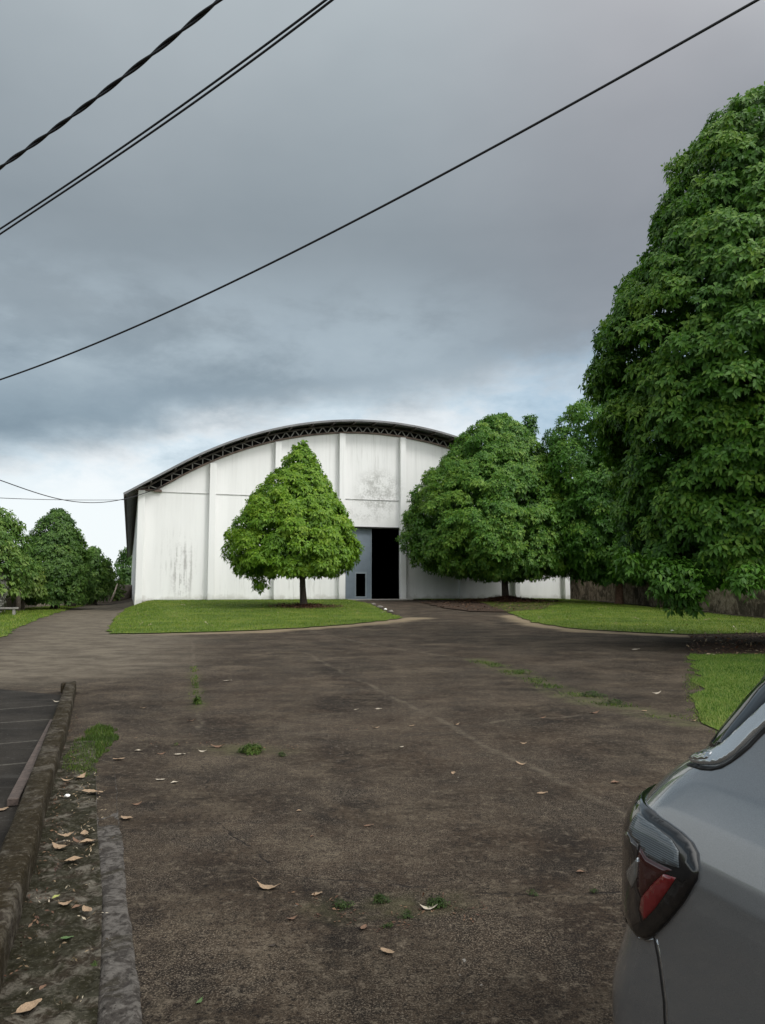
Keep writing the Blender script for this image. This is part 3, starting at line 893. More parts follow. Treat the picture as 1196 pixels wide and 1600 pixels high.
def rosettes(P, A, leaf, k, rng, wid=0.36, droop=0.35, tint=None):
    """P (n,3) tips of the twigs, A (n,3) twig axes -> k leaves each.  Returns V, F, tint"""
    n = len(P)
    ref = np.where(np.abs(A[:, 2:3]) > 0.9, np.array([[1.0, 0, 0]]), np.array([[0, 0, 1.0]]))
    U = norm(np.cross(A, ref)); W = np.cross(A, U)
    ph = (np.arange(k)[None, :] * (2 * np.pi / k) + rng.uniform(0, 6.28, (n, 1)) + rng.normal(0, 0.38, (n, k)))
    el = rng.uniform(-0.45, 0.80, (n, k))
    D = (np.cos(ph)[..., None] * U[:, None] + np.sin(ph)[..., None] * W[:, None]) * np.cos(el)[..., None] + A[:, None] * np.sin(el)[..., None]
    D[..., 2] -= 0.38
    D = norm(D)
    up = A[:, None] + 0.0 * D
    S = norm(np.cross(D, up)); N = np.cross(S, D)
    Ls = leaf * rng.uniform(0.55, 1.2, (n, k))[..., None]
    ws = Ls * wid * rng.uniform(0.85, 1.15, (n, k))[..., None]
    B = P[:, None] + D * Ls * 0.10
    mid = P[:, None] + D * Ls * 0.56 - N * Ls * 0.02
    dz = np.zeros_like(D); dz[..., 2] = -1
    T = P[:, None] + D * Ls * 1.0 + dz * Ls * droop * rng.uniform(0.4, 1.3, (n, k))[..., None]
    mid = mid + dz * Ls * droop * 0.18
    Lf = mid - S * ws / 2 + N * ws * 0.16; Rt = mid + S * ws / 2 + N * ws * 0.16
    V = np.stack([B, Lf, mid, Rt, T], 2).reshape(-1, 3)
    m = n * k
    F = (LEAF_F[None] + (np.arange(m) * 5)[:, None, None]).reshape(-1, 3)
    tt = (tint if tint is not None else np.full(n, 0.45))[:, None] + rng.normal(0, 0.13, (n, k))
    return V, F, np.repeat(np.clip(tt.ravel(), 0, 1), 5)


def interp_prof(prof, z):
    p = np.array(sorted(prof)); return np.interp(z, p[:, 0], p[:, 1]), np.interp(z, p[:, 0], p[:, 2])


def make_crown(prof, leaf, seed, clump=0.9, cover=1.0, k=7, depth=1.0, core=0.30, gaps=0.10, yellow=0.0, tintbase=0.42, lobes=0.10, lobe_n=5, lowskip=0.0):
    """prof: list of (z, left radius, right radius) in metres round the tree's own axis"""
    rng = np.random.default_rng(seed)
    zs = np.array(sorted(prof))
    z0, z1 = zs[0, 0], zs[-1, 0]
    fz = np.linspace(z0, z1, 200)
    rl, rr = interp_prof(prof, fz); ra = (rl + rr) / 2
    slant = np.sqrt(1 + np.gradient(ra, fz) ** 2)
    wgt = ra * np.minimum(slant, 3.0)
    area = 2 * np.pi * np.sum((wgt[1:]+wgt[:-1])/2*np.diff(fz))
    cdf = np.cumsum(wgt); cdf /= cdf[-1]
    NC = int(area / (np.pi * clump ** 2 * 0.40) * cover)
    u = (np.arange(NC) + rng.uniform(0, 1, NC)) / NC
    z = np.interp(u, cdf, fz)
    th = (np.arange(NC) * 2.39996 + rng.normal(0, 0.35, NC)) % (2 * np.pi)
    a, b = interp_prof(prof, z)
    r = a + (b - a) * (1 + np.cos(th)) / 2
    r = r * (1 + lobes * 0.5 * np.sin(lobe_n * th + z * 1.3 + seed) * rng.uniform(0.3, 1, NC))
    cs = clump * rng.uniform(0.60, 1.25, NC) * np.clip(0.35 + 0.75 * r / (0.9 * ra.max()), 0.35, 1.1)
    rc = np.maximum(r - cs * 0.55, 0.0) * (1 - rng.uniform(0, 0.10, NC))
    C = np.stack([np.cos(th) * rc, np.sin(th) * rc * depth, z - cs * 0.25], 1)
    alive = rng.uniform(0, 1, NC) > gaps
    C, cs, th = C[alive], cs[alive], th[alive]
    NC = len(C)
    out = np.stack([np.cos(th), np.sin(th), np.zeros(NC)], 1)
    ax = norm(out * 0.75 + np.array([0, 0, 0.75]))
    m = np.maximum(5, (cs ** 2 * 2 * np.pi * 1.05 / (leaf * 1.15) ** 2).astype(int))
    idx = np.repeat(np.arange(NC), m)
    d = norm(rng.normal(0, 1, (len(idx), 3)))
    flip = (d * ax[idx]).sum(1) < -0.25
    d[flip] -= 2 * (d[flip] * ax[idx][flip]).sum(1)[:, None] * ax[idx][flip]
    sc = np.array([1.0, 1.0, 0.72])
    P = C[idx] + d * sc * (cs[idx] * rng.uniform(0.72, 1.05, len(idx)))[:, None]
    A = norm(d * 0.50 + out[idx] * 0.55 + np.array([0, 0, 0.40]) + rng.normal(0, 0.18, d.shape))
    tint = tintbase + rng.normal(0, 0.10, NC)[idx] + 0.10 * (d * ax[idx]).sum(1)
    if yellow: tint += yellow * np.maximum(0, (C[idx, 2] - z0) / (z1 - z0))
    # inner leaves that close the crown, tinted darker to paint the shade inside
    ni = int(len(P) * core)
    zi = np.interp(rng.uniform(0, 1, ni), cdf, fz); ti = rng.uniform(0, 2 * np.pi, ni)
    ai, bi = interp_prof(prof, zi); ri = (ai + (bi - ai) * (1 + np.cos(ti)) / 2) * np.sqrt(rng.uniform(0.08, 0.72, ni))
    Pi = np.stack([np.cos(ti) * ri, np.sin(ti) * ri * depth, zi], 1)
    Ai = norm(np.stack([np.cos(ti), np.sin(ti), np.full(ni, 0.6)], 1) + rng.normal(0, 0.3, (ni, 3)))
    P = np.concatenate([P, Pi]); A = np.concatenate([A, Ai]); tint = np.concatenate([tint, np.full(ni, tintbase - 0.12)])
    ok = P[:, 2] > z0 - clump * 0.30
    P, A, tint = P[ok], A[ok], tint[ok]
    return rosettes(P, A, leaf, k, rng, wid=0.46, droop=0.28, tint=np.clip(tint, 0, 1)), C


def px_profile(rows, cx, Y, base_z):
    """silhouette rows (v, left px, right px) at distance Y -> (height over base, rl, rr)"""
    out = []
    for v, l, r in rows:
        z = at(cx, v, Y)[2] - base_z
        out.append((z, max(0.02, (cx - l) * Y / FOC), max(0.02, (r - cx) * Y / FOC)))
    return out


def tree(name, label, cat, x, y, rows, cx, trunk_r, mat, bark, seed, leaf=0.27, group=None, trunk_top=0.6, extra=None, base=None, limb=10, limb_low=None, lean=0.0, yd=None, **kw):
    bz = float(H(x, y)) if base is None else base
    Yp = y if yd is None else yd
    prof = [(z_, max(0.03, a_ - 0.30 * leaf), max(0.03, b_ - 0.30 * leaf)) for z_, a_, b_ in px_profile(rows, cx, Yp, bz)]
    (V, F, T), C = make_crown(prof, leaf, seed, **kw)
    if extra:
        for (u, v, rad, dy, *tn) in extra:
            p = at(u, v, y + dy); c = p - np.array([x, y, bz])
            rg = np.random.default_rng(int(u * 7 + v))
            n = int(max(8, 4 * np.pi * rad ** 2 * 0.9 / (leaf * 1.0) ** 2))
            d = norm(rg.normal(0, 1, (n, 3)))
            P = c + d * rad * rg.uniform(0.35, 1.0, (n, 1)) * np.array([1, 1, 0.9])
            A = norm(d * 0.6 + np.array([0, 0, 0.6]) + rg.normal(0, 0.2, d.shape))
            V2, F2, T2 = rosettes(P, A, leaf, 7, rg, wid=0.42, tint=np.full(n, tn[0] if tn else 0.46))
            F = np.concatenate([F, F2 + len(V)]); V = np.concatenate([V, V2]); T = np.concatenate([T, T2])
    r = empty(name, (x, y, bz)); tag(r, label, cat, group)
    mesh_np('crown', V, F, mat, False, r, {'tint': T})
    zs = [p[0] for p in prof]; z0, z1 = min(zs), max(zs)
    rg = np.random.default_rng(seed + 99)
    tb = MB()
    hh = z0 + (z1 - z0) * trunk_top
    pts = [(0, 0, -0.25), (0, 0, 0.0), (0.02, 0, 0.25)]; rad = [trunk_r * 1.7, trunk_r * 1.35, trunk_r * 1.08]
    for t_ in np.linspace(0.15, 1, 8):
        pts.append((lean * t_ + 0.06 * math.sin(5 * t_ + seed), 0.06 * math.cos(4 * t_ + seed), 0.25 + (hh - 0.25) * t_)); rad.append(trunk_r * (1.0 - 0.78 * t_))
    tb.tube(pts, rad, 10)
    ll = z0 if limb_low is None else limb_low
    pick = C[rg.permutation(len(C))[:limb]]
    for c in pick:
        zs_ = max(ll * 0.95, min(c[2] * 0.75, hh * 0.9))
        s = np.array([0, 0, zs_]); e = c * 0.92
        mid = s + (e - s) * 0.5 + np.array([0, 0, 0.12 * np.linalg.norm(e - s)])
        tb.tube([s, mid, e], [trunk_r * 0.42, trunk_r * 0.26, trunk_r * 0.08], 6)
    tb.build('trunk', bark, r, smooth=True)
    return r


# the tree on the left lawn
g = G(474, 949)
tree('tree', 'bright green cone shaped tree alone on the left lawn with one leafy bunch hanging low', 'tree', g[0], g[1],
     [(690, 467, 471), (698, 457, 478), (710, 441, 491), (722, 430, 496), (738, 419, 505), (755, 405, 517), (770, 396, 524), (790, 378, 538), (802, 367, 544), (830, 358, 553), (850, 351, 560), (868, 351, 556), (882, 362, 540), (894, 395, 520)],
     474, 0.20, M['leaf_a'], M['bark'], 3, leaf=0.225, clump=0.64, k=7, gaps=0.08, core=0.50, lobes=0.07, tintbase=0.55, limb_low=1.1,
     extra=[(408, 912, 0.55, -1.6), (398, 893, 0.5, -1.2), (516, 894, 0.35, -0.9), (424, 893, 0.45, -1.0)])
T1 = g
# the broad tree before the right half of the front
g = G(790, 940)
tree('tree', 'broad rounded green tree on a mound of brown litter right of the sliding door', 'tree', g[0], g[1],
     [(647, 780, 798), (656, 752, 806), (668, 734, 822), (682, 718, 838), (700, 704, 852), (720, 690, 862), (745, 668, 876), (763, 648, 884), (785, 640, 892), (812, 630, 904), (840, 629, 911), (865, 638, 906), (880, 660, 897), (893, 704, 880), (902, 752, 830)],
     790, 0.24, M['leaf_b'], M['bark'], 5, leaf=0.24, clump=0.72, k=7, gaps=0.06, core=0.45, lobes=0.06, tintbase=0.56, limb_low=1.6,
     extra=[(829, 655, 0.6, 0.2), (829, 672, 0.7, 0.2), (765, 658, 0.6, 0.0), (650, 775, 0.6, -0.4), (807, 760, 0.45, -4.6, 0.95), (893, 772, 0.55, -1.6, 1.0)])
T2 = g
# a third tree behind it, beside the hall
g = np.array([15.88, 52.0, 0.0])
tree('tree', 'tall dark tree with reddish trunk between the broad tree and the giant one', 'tree', g[0], g[1],
     [(628, 900, 922), (640, 885, 945), (655, 872, 968), (680, 858, 995), (720, 848, 1030), (780, 842, 1058), (830, 846, 1066), (870, 868, 1060), (895, 905, 1030), (905, 935, 1000)],
     965, 0.26, M['leaf_b'], M['bark_red'], 8, leaf=0.29, clump=1.05, k=7, gaps=0.08, core=0.30, lobes=0.12, tintbase=0.40, limb_low=1.9)
# the giant at the right edge
tree('tree', 'giant dark green tree at the right with low branches close to the ground', 'tree', 10.75, 21.0,
     [(144, 1230, 1242), (156, 1213, 1262), (168, 1194, 1285), (178, 1158, 1305), (188, 1130, 1325), (213, 1106, 1350), (258, 1066, 1390), (303, 1054, 1415), (357, 1034, 1440), (402, 1019, 1460), (425, 994, 1475), (445, 982, 1485), (495, 963, 1500), (520, 944, 1505), (555, 937, 1508), (600, 934, 1512), (645, 946, 1512), (720, 966, 1508), (800, 974, 1500), (860, 986, 1480), (890, 1016, 1440), (905, 1071, 1380)],
     1213, 0.34, M['leaf_b'], M['bark'], 12, leaf=0.185, clump=0.62, k=8, gaps=0.12, core=0.34, lobes=0.02, tintbase=0.52, limb=18, limb_low=2.0, trunk_top=0.8,
     extra=[(1055, 925, 0.55, -2.0), (1040, 900, 0.6, -2.2), (1075, 905, 0.6, -2.4), (1085, 935, 0.35, -2.2), (1165, 905, 0.5, -3.5), (985, 880, 0.5, -1.5)])
# trees behind the boundary wall
tree('tree', 'dark tree behind the boundary wall, half hidden by the giant tree at right', 'tree', 23.0, 45.0,
     [(560, 1190, 1230), (600, 1150, 1280), (680, 1095, 1330), (780, 1070, 1360), (860, 1070, 1360), (915, 1090, 1340)], 1212, 0.3, M['leaf_b'], M['bark'], 15, leaf=0.40, clump=1.5, k=6, gaps=0.05, core=0.3, tintbase=0.30, limb=6)
tree('tree', 'dark tree beyond the wall, in the shade between the warehouse and the giant tree', 'tree', 20.5, 70.0,
     [(700, 935, 965), (740, 900, 1000), (800, 875, 1030), (870, 870, 1035), (920, 885, 1020)], 950, 0.3, M['leaf_b'], M['bark'], 16, leaf=0.5, clump=1.6, k=6, gaps=0.03, core=0.4, tintbase=0.22, limb=6)

# trees left of the road
tree('tree', 'loose green tree cut by the left edge in the road side row', 'tree', -24.4, 46.0,
     [(792, -60, -30), (800, -85, 5), (815, -100, 22), (840, -110, 36), (870, -115, 42), (900, -112, 44), (918, -90, 34)], -42, 0.2, M['leaf_c'], M['bark'], 21, leaf=0.28, clump=1.0, k=6, gaps=0.12, core=0.3, lobes=0.10, tintbase=0.60, limb_low=1.6)
tree('tree', 'small light green multi-stemmed tree beside the left lawn strip', 'tree', -24.6, 53.0,
     [(868, 30, 44), (880, 14, 56), (900, 8, 64), (918, 10, 66), (930, 22, 60)], 40, 0.10, M['leaf_d'], M['bark'], 22, leaf=0.32, clump=0.8, k=6, gaps=0.2, core=0.3, tintbase=0.50, limb=8, limb_low=0.5)
tree('tree', 'dense cone shaped tree with a pointed top in the row left of the road', 'tree', -23.9, 56.5,
     [(795, 80, 94), (802, 70, 106), (815, 61, 115), (840, 47, 127), (870, 36, 139), (900, 36, 146), (925, 40, 146), (938, 56, 138)], 90, 0.28, M['leaf_c'], M['bark'], 23, leaf=0.24, clump=0.7, k=6, gaps=0.03, core=0.35, lobes=0.04, tintbase=0.40, limb_low=1.0)
tree('tree', 'rounded dark tree farthest down the row left of the road', 'tree', -26.8, 71.5,
     [(855, 140, 154), (863, 127, 164), (880, 119, 171), (900, 115, 174), (918, 115, 173), (930, 124, 163)], 147, 0.36, M['leaf_c'], M['bark'], 24, leaf=0.40, clump=1.0, k=6, gaps=0.06, core=0.3, tintbase=0.50, limb_low=1.0)
tree('tree', 'tall narrow dark tree half behind the left corner of the warehouse', 'tree', -55.2, 166.0,
     [(856, 194, 202), (875, 188, 210), (900, 184, 214), (918, 182, 214)], 199, 0.3, M['leaf_c'], M['bark'], 25, leaf=0.8, clump=2.0, k=6, gaps=0.05, core=0.4, tintbase=0.30, limb=5)
tree('tree', 'low feathery grey green thicket tree at the far end of the road', 'tree', -33.0, 92.0,
     [(880, 170, 182), (895, 162, 192), (915, 158, 200), (930, 160, 202)], 176, 0.12, M['leaf_d'], M['bark'], 26, leaf=0.6, clump=1.1, k=6, gaps=0.2, core=0.4, tintbase=0.25, limb=5)
tree('shrub', 'pale grey half bare shrub at the left edge under the light green tree', 'shrub', -22.6, 45.0,
     [(888, -6, 4), (900, -18, 14), (925, -22, 17), (950, -14, 10)], -2, 0.05, M['leaf_grey'], M['bark'], 27, leaf=0.20, clump=0.5, k=6, gaps=0.35, core=0.3, tintbase=0.4, limb=10, limb_low=0.2)

# extra dark stems of the road side row
for (u, v, Y, hgt, rad, ln, lab) in ((28, 957, 51.5, 2.2, 0.16, 0.0, 'upright dark bare stem under the loose light green tree at the left'), (112, 943, 64.0, 2.4, 0.30, 0.3, 'thick leaning dark stem under the dense cone shaped tree')):
    p = at(u, v, Y)
    s = MB(); s.tube([(0, 0, -0.2), (ln * 0.3, 0, 0.6), (ln, 0, hgt)], [rad * 1.2, rad, rad * 0.8], 8)
    o = s.build('dead_stump', M['bark'], smooth=True); o.location = (p[0], p[1], 0.0)
    tag(o, lab, 'stump')

# litter mounds below the two lawn trees
def mound(c, rx, ry, h, n, seed, label):
    r = np.random.default_rng(seed)
    NR, NA = 12, 40
    V = []
    for i in range(NR + 1):
        for j in range(NA):
            a = 2 * np.pi * j / NA; q = i / NR
            jag = 1 + 0.14 * math.sin(3 * a + seed) + 0.08 * math.sin(7 * a)
            x, y = c[0] + math.cos(a) * rx * q * jag, c[1] + math.sin(a) * ry * q * jag
            z = float(H(x, y)) + 0.035 + h * (1 - q) ** 1.6 * (1 if i else 1) - (0.03 if i == NR else 0)
            V.append((x, y, z))
    F = [(i * NA + j, (i + 1) * NA + j, (i + 1) * NA + (j + 1) % NA, i * NA + (j + 1) % NA) for i in range(NR) for j in range(NA)]
    # loose leaves scattered over it
    o = mesh_np('leaf_litter', np.array(V), np.array(F), M['litter'], True)
    tag(o, label, 'leaf litter', kind='stuff')
    a = r.uniform(0, 2 * np.pi, n); q = np.sqrt(r.uniform(0.0, 1.6, n))
    X = c[0] + np.cos(a) * rx * q; Y = c[1] + np.sin(a) * ry * q
    Z = H(X, Y) + 0.075 + h * np.clip(1 - q, 0, 1) ** 1.6
    P = np.stack([X, Y, Z], 1)
    A = norm(r.normal(0, 0.45, (n, 3)) + np.array([0, 0, 1.0]))
    V2, F2, T2 = rosettes(P, A, 0.19, 2, r, droop=0.1, tint=r.uniform(0, 1, n))
    o2 = mesh_np('fallen_leaves', V2, F2, M['deadleaf'], False, None, {'tint': T2})
    tag(o2, label.replace('mulch', 'leaves'), 'leaf litter', kind='stuff')


M['deadleaf'] = leaf_mat('dead_leaf', (0.035, 0.015, 0.009), (0.085, 0.040, 0.022), (0.18, 0.105, 0.060), 0.1, 0.6)
mound(T1 + np.array([0.1, 0, 0]), 1.7, 1.5, 0.20, 520, 31, 'reddish brown mulch heaped round the lone tree on the left lawn')
mound(T2 + np.array([0.1, 0, 0]), 2.9, 2.4, 0.42, 1500, 32, 'reddish brown mulch heaped round the broad tree right of the door')


M['deadpale'] = leaf_mat('pale_dead_leaf', (0.10, 0.065, 0.035), (0.24, 0.18, 0.11), (0.38, 0.33, 0.25), 0.1, 0.6)


def scatter(name, poly, n, size, mat, seed, lift, label):
    r = np.random.default_rng(seed)
    poly = np.asarray(poly); x0, y0 = poly.min(0); x1, y1 = poly.max(0)
    X = r.uniform(x0, x1, n * 3); Y = r.uniform(y0, y1, n * 3); m = inside(poly, X, Y); X, Y = X[m][:n], Y[m][:n]
    n = len(X)
    P = np.stack([X, Y, H(X, Y) + lift], 1)
    A = norm(r.normal(0, 0.4, (n, 3)) + np.array([0, 0, 1.0]))
    V2, F2, T2 = rosettes(P, A, size, 2, r, droop=0.08, tint=r.uniform(0, 1, n))
    return tag(mesh_np(name, V2, F2, mat, False, None, {'tint': T2}), label, 'leaf litter', kind='stuff')


scatter('fallen_leaves', SOILP, 260, 0.14, M['deadpale'], 45, 0.03, 'pale dead leaves on the dark bare soil strip')
scatter('fallen_leaves', SOILP, 900, 0.15, M['deadleaf'], 41, 0.02, 'dead leaves strewn over the dark bare soil strip')
scatter('fallen_leaves', lawns[0][0], 70, 0.13, M['deadpale'], 43, 0.08, 'a few pale dead leaves lying in the grass of the left lawn')
scatter('fallen_leaves', lawns[1][0], 90, 0.13, M['deadpale'], 44, 0.08, 'a few pale dead leaves lying in the grass of the right lawn')
# litter that lies on the ramp and the earth under the broad tree
under = [G2(655, 941), G2(700, 938.5), G2(800, 939), G2(872, 944), G2(850, 952), G2(800, 957), G2(735, 956), G2(690, 950)]
ud = densify(under, 0.5, 0.08, rng)
tag(sheet('bare_earth', ud, 0.045, M['soil'], 0.8), kind='structure')
scatter('fallen_leaves', np.array(ud), 900, 0.16, M['deadleaf'], 42, 0.06, 'dead leaves strewn over the bare earth beside the ramp')
# shaded earth along the foot of the right wall
wl = [np.array([17.2, 27.0]), np.array([19.0, 27.0]), np.array([17.2, 62.0]), np.array([15.4, 62.0]), G2(1000, 947), G2(1060, 952), G2(1120, 957), G2(1196, 962)]

# ------------------------------------------------------------------ overhead cables
M['cable'] = simple('black_cable', (0.014, 0.014, 0.018), 0.55)


def cable(label, pts, r0, group=None, twist=None, n=60, sag=0):
    """pts: survey points (u, v, distance)"""
    P = np.array([at(u, v, Y) for u, v, Y in pts])
    L = np.concatenate([[0], np.cumsum(np.linalg.norm(np.diff(P, axis=0), axis=1))])
    deg = min(3, len(P) - 1)
    co = [np.polyfit(L, P[:, i], deg) for i in range(3)]
    tt = np.linspace(-0.12 * L[-1], 1.12 * L[-1], n)
    Q = np.stack([np.polyval(c, tt) for c in co], 1)
    mb = MB()
    if twist:
        rad, pitch = twist
        for k in range(2):
            ph = math.pi * k
            ang = tt / pitch * 2 * math.pi + ph
            W = Q.copy(); W[:, 2] += np.sin(ang) * rad; W[:, 1] += np.cos(ang) * rad * 0.8; W[:, 0] += np.cos(ang) * rad * 0.5
            mb.tube(W, r0, 6)
    else:
        mb.tube(Q, r0, 6)
    return tag(mb.build('cable', M['cable'], smooth=True), label, 'cable', group)


cable('long single black cable crossing the whole sky from upper right to left', [(0, 593, 9.5), (150, 538, 8.6), (300, 469, 7.7), (600, 321, 6.4), (900, 161, 5.4), (1196, -8, 4.6)], 0.0105, n=90)
cable('thick twisted black cable bundle at the upper left corner of the sky', [(0, 262, 6.0), (170, 138, 5.2), (345, -2, 4.6)], 0.0100, twist=(0.0090, 0.60), n=260)
cable('upper one of the two thin parallel cables at upper left', [(0, 358, 7.0), (180, 238, 6.1), (350, 118, 5.4), (512, -2, 4.9)], 0.0095)
cable('lower one of the two thin parallel cables at upper left', [(0, 366, 7.0), (180, 246, 6.1), (350, 127, 5.4), (522, -2, 4.9)], 0.0095)
cable('thin drooping black wire running from the left edge to the hall eave', [(0, 749, 40), (33, 764, 41.8), (84, 777, 44.6), (134, 784, 47.4), (191, 781.6, 50.4), (240, 765, 51.9)], 0.026)
cable('faint straight grey wire below the drooping one, running to the hall eave', [(0, 778, 34), (100, 781, 42), (191, 781, 50)], 0.016)

# ------------------------------------------------------------------ fallen leaves, each a thing
M['tan'] = simple('dry_leaf', (0.255, 0.175, 0.108), 0.7, 0, 0.35, 18.0)
M['pale'] = simple('pale_dry_leaf', (0.38, 0.33, 0.26), 0.7, 0, 0.25, 18.0)
M['brown'] = simple('brown_dry_leaf', (0.13, 0.072, 0.042), 0.75, 0, 0.4, 18.0)
M['dark'] = simple('rotten_leaf', (0.035, 0.024, 0.018), 0.8, 0, 0.4, 18.0)
M['yel'] = simple('yellow_green_leaf', (0.26, 0.27, 0.075), 0.6, 0, 0.25, 18.0)
M['green'] = simple('green_leaf', (0.06, 0.11, 0.03), 0.6, 0, 0.3, 18.0)


def leaf_mesh(seed, curl, fold, wid):
    r = np.random.default_rng(seed)
    NU, NV = 10, 6
    V = []
    for i in range(NU + 1):
        u = i / NU
        w = wid * (math.sin(math.pi * min(1, u * 0.96 + 0.03)) ** 0.75) * (1 - 0.25 * u)
        for j in range(NV + 1):
            v = (j / NV - 0.5) * 2
            x = u - 0.5; y = v * w * 0.5
            z = fold * 0.6 * abs(v) * w + curl * 0.6 * (2 * abs(u - 0.45)) ** 2 + 0.02 * math.sin(9 * u + seed) * v + 0.015 * r.normal()
            V.append((x * (1 - 0.25 * abs(curl)), y * (1 - 0.3 * abs(fold)), z))
    F = [(i * (NV + 1) + j, (i + 1) * (NV + 1) + j, (i + 1) * (NV + 1) + j + 1, i * (NV + 1) + j + 1) for i in range(NU) for j in range(NV)]
    b = len(V)
    # stalk
    V += [(-0.5 * (1 - 0.25 * abs(curl)), -0.012, curl * 0.8), (-0.5 * (1 - 0.25 * abs(curl)), 0.012, curl * 0.8), (-0.68, 0.008, curl * 1.0 + 0.02), (-0.68, -0.008, curl * 1.0 + 0.02)]
    F.append((b, b + 1, b + 2, b + 3))
    V = np.array(V); V[:, 2] -= V[:, 2].min()
    return V, np.array(F)


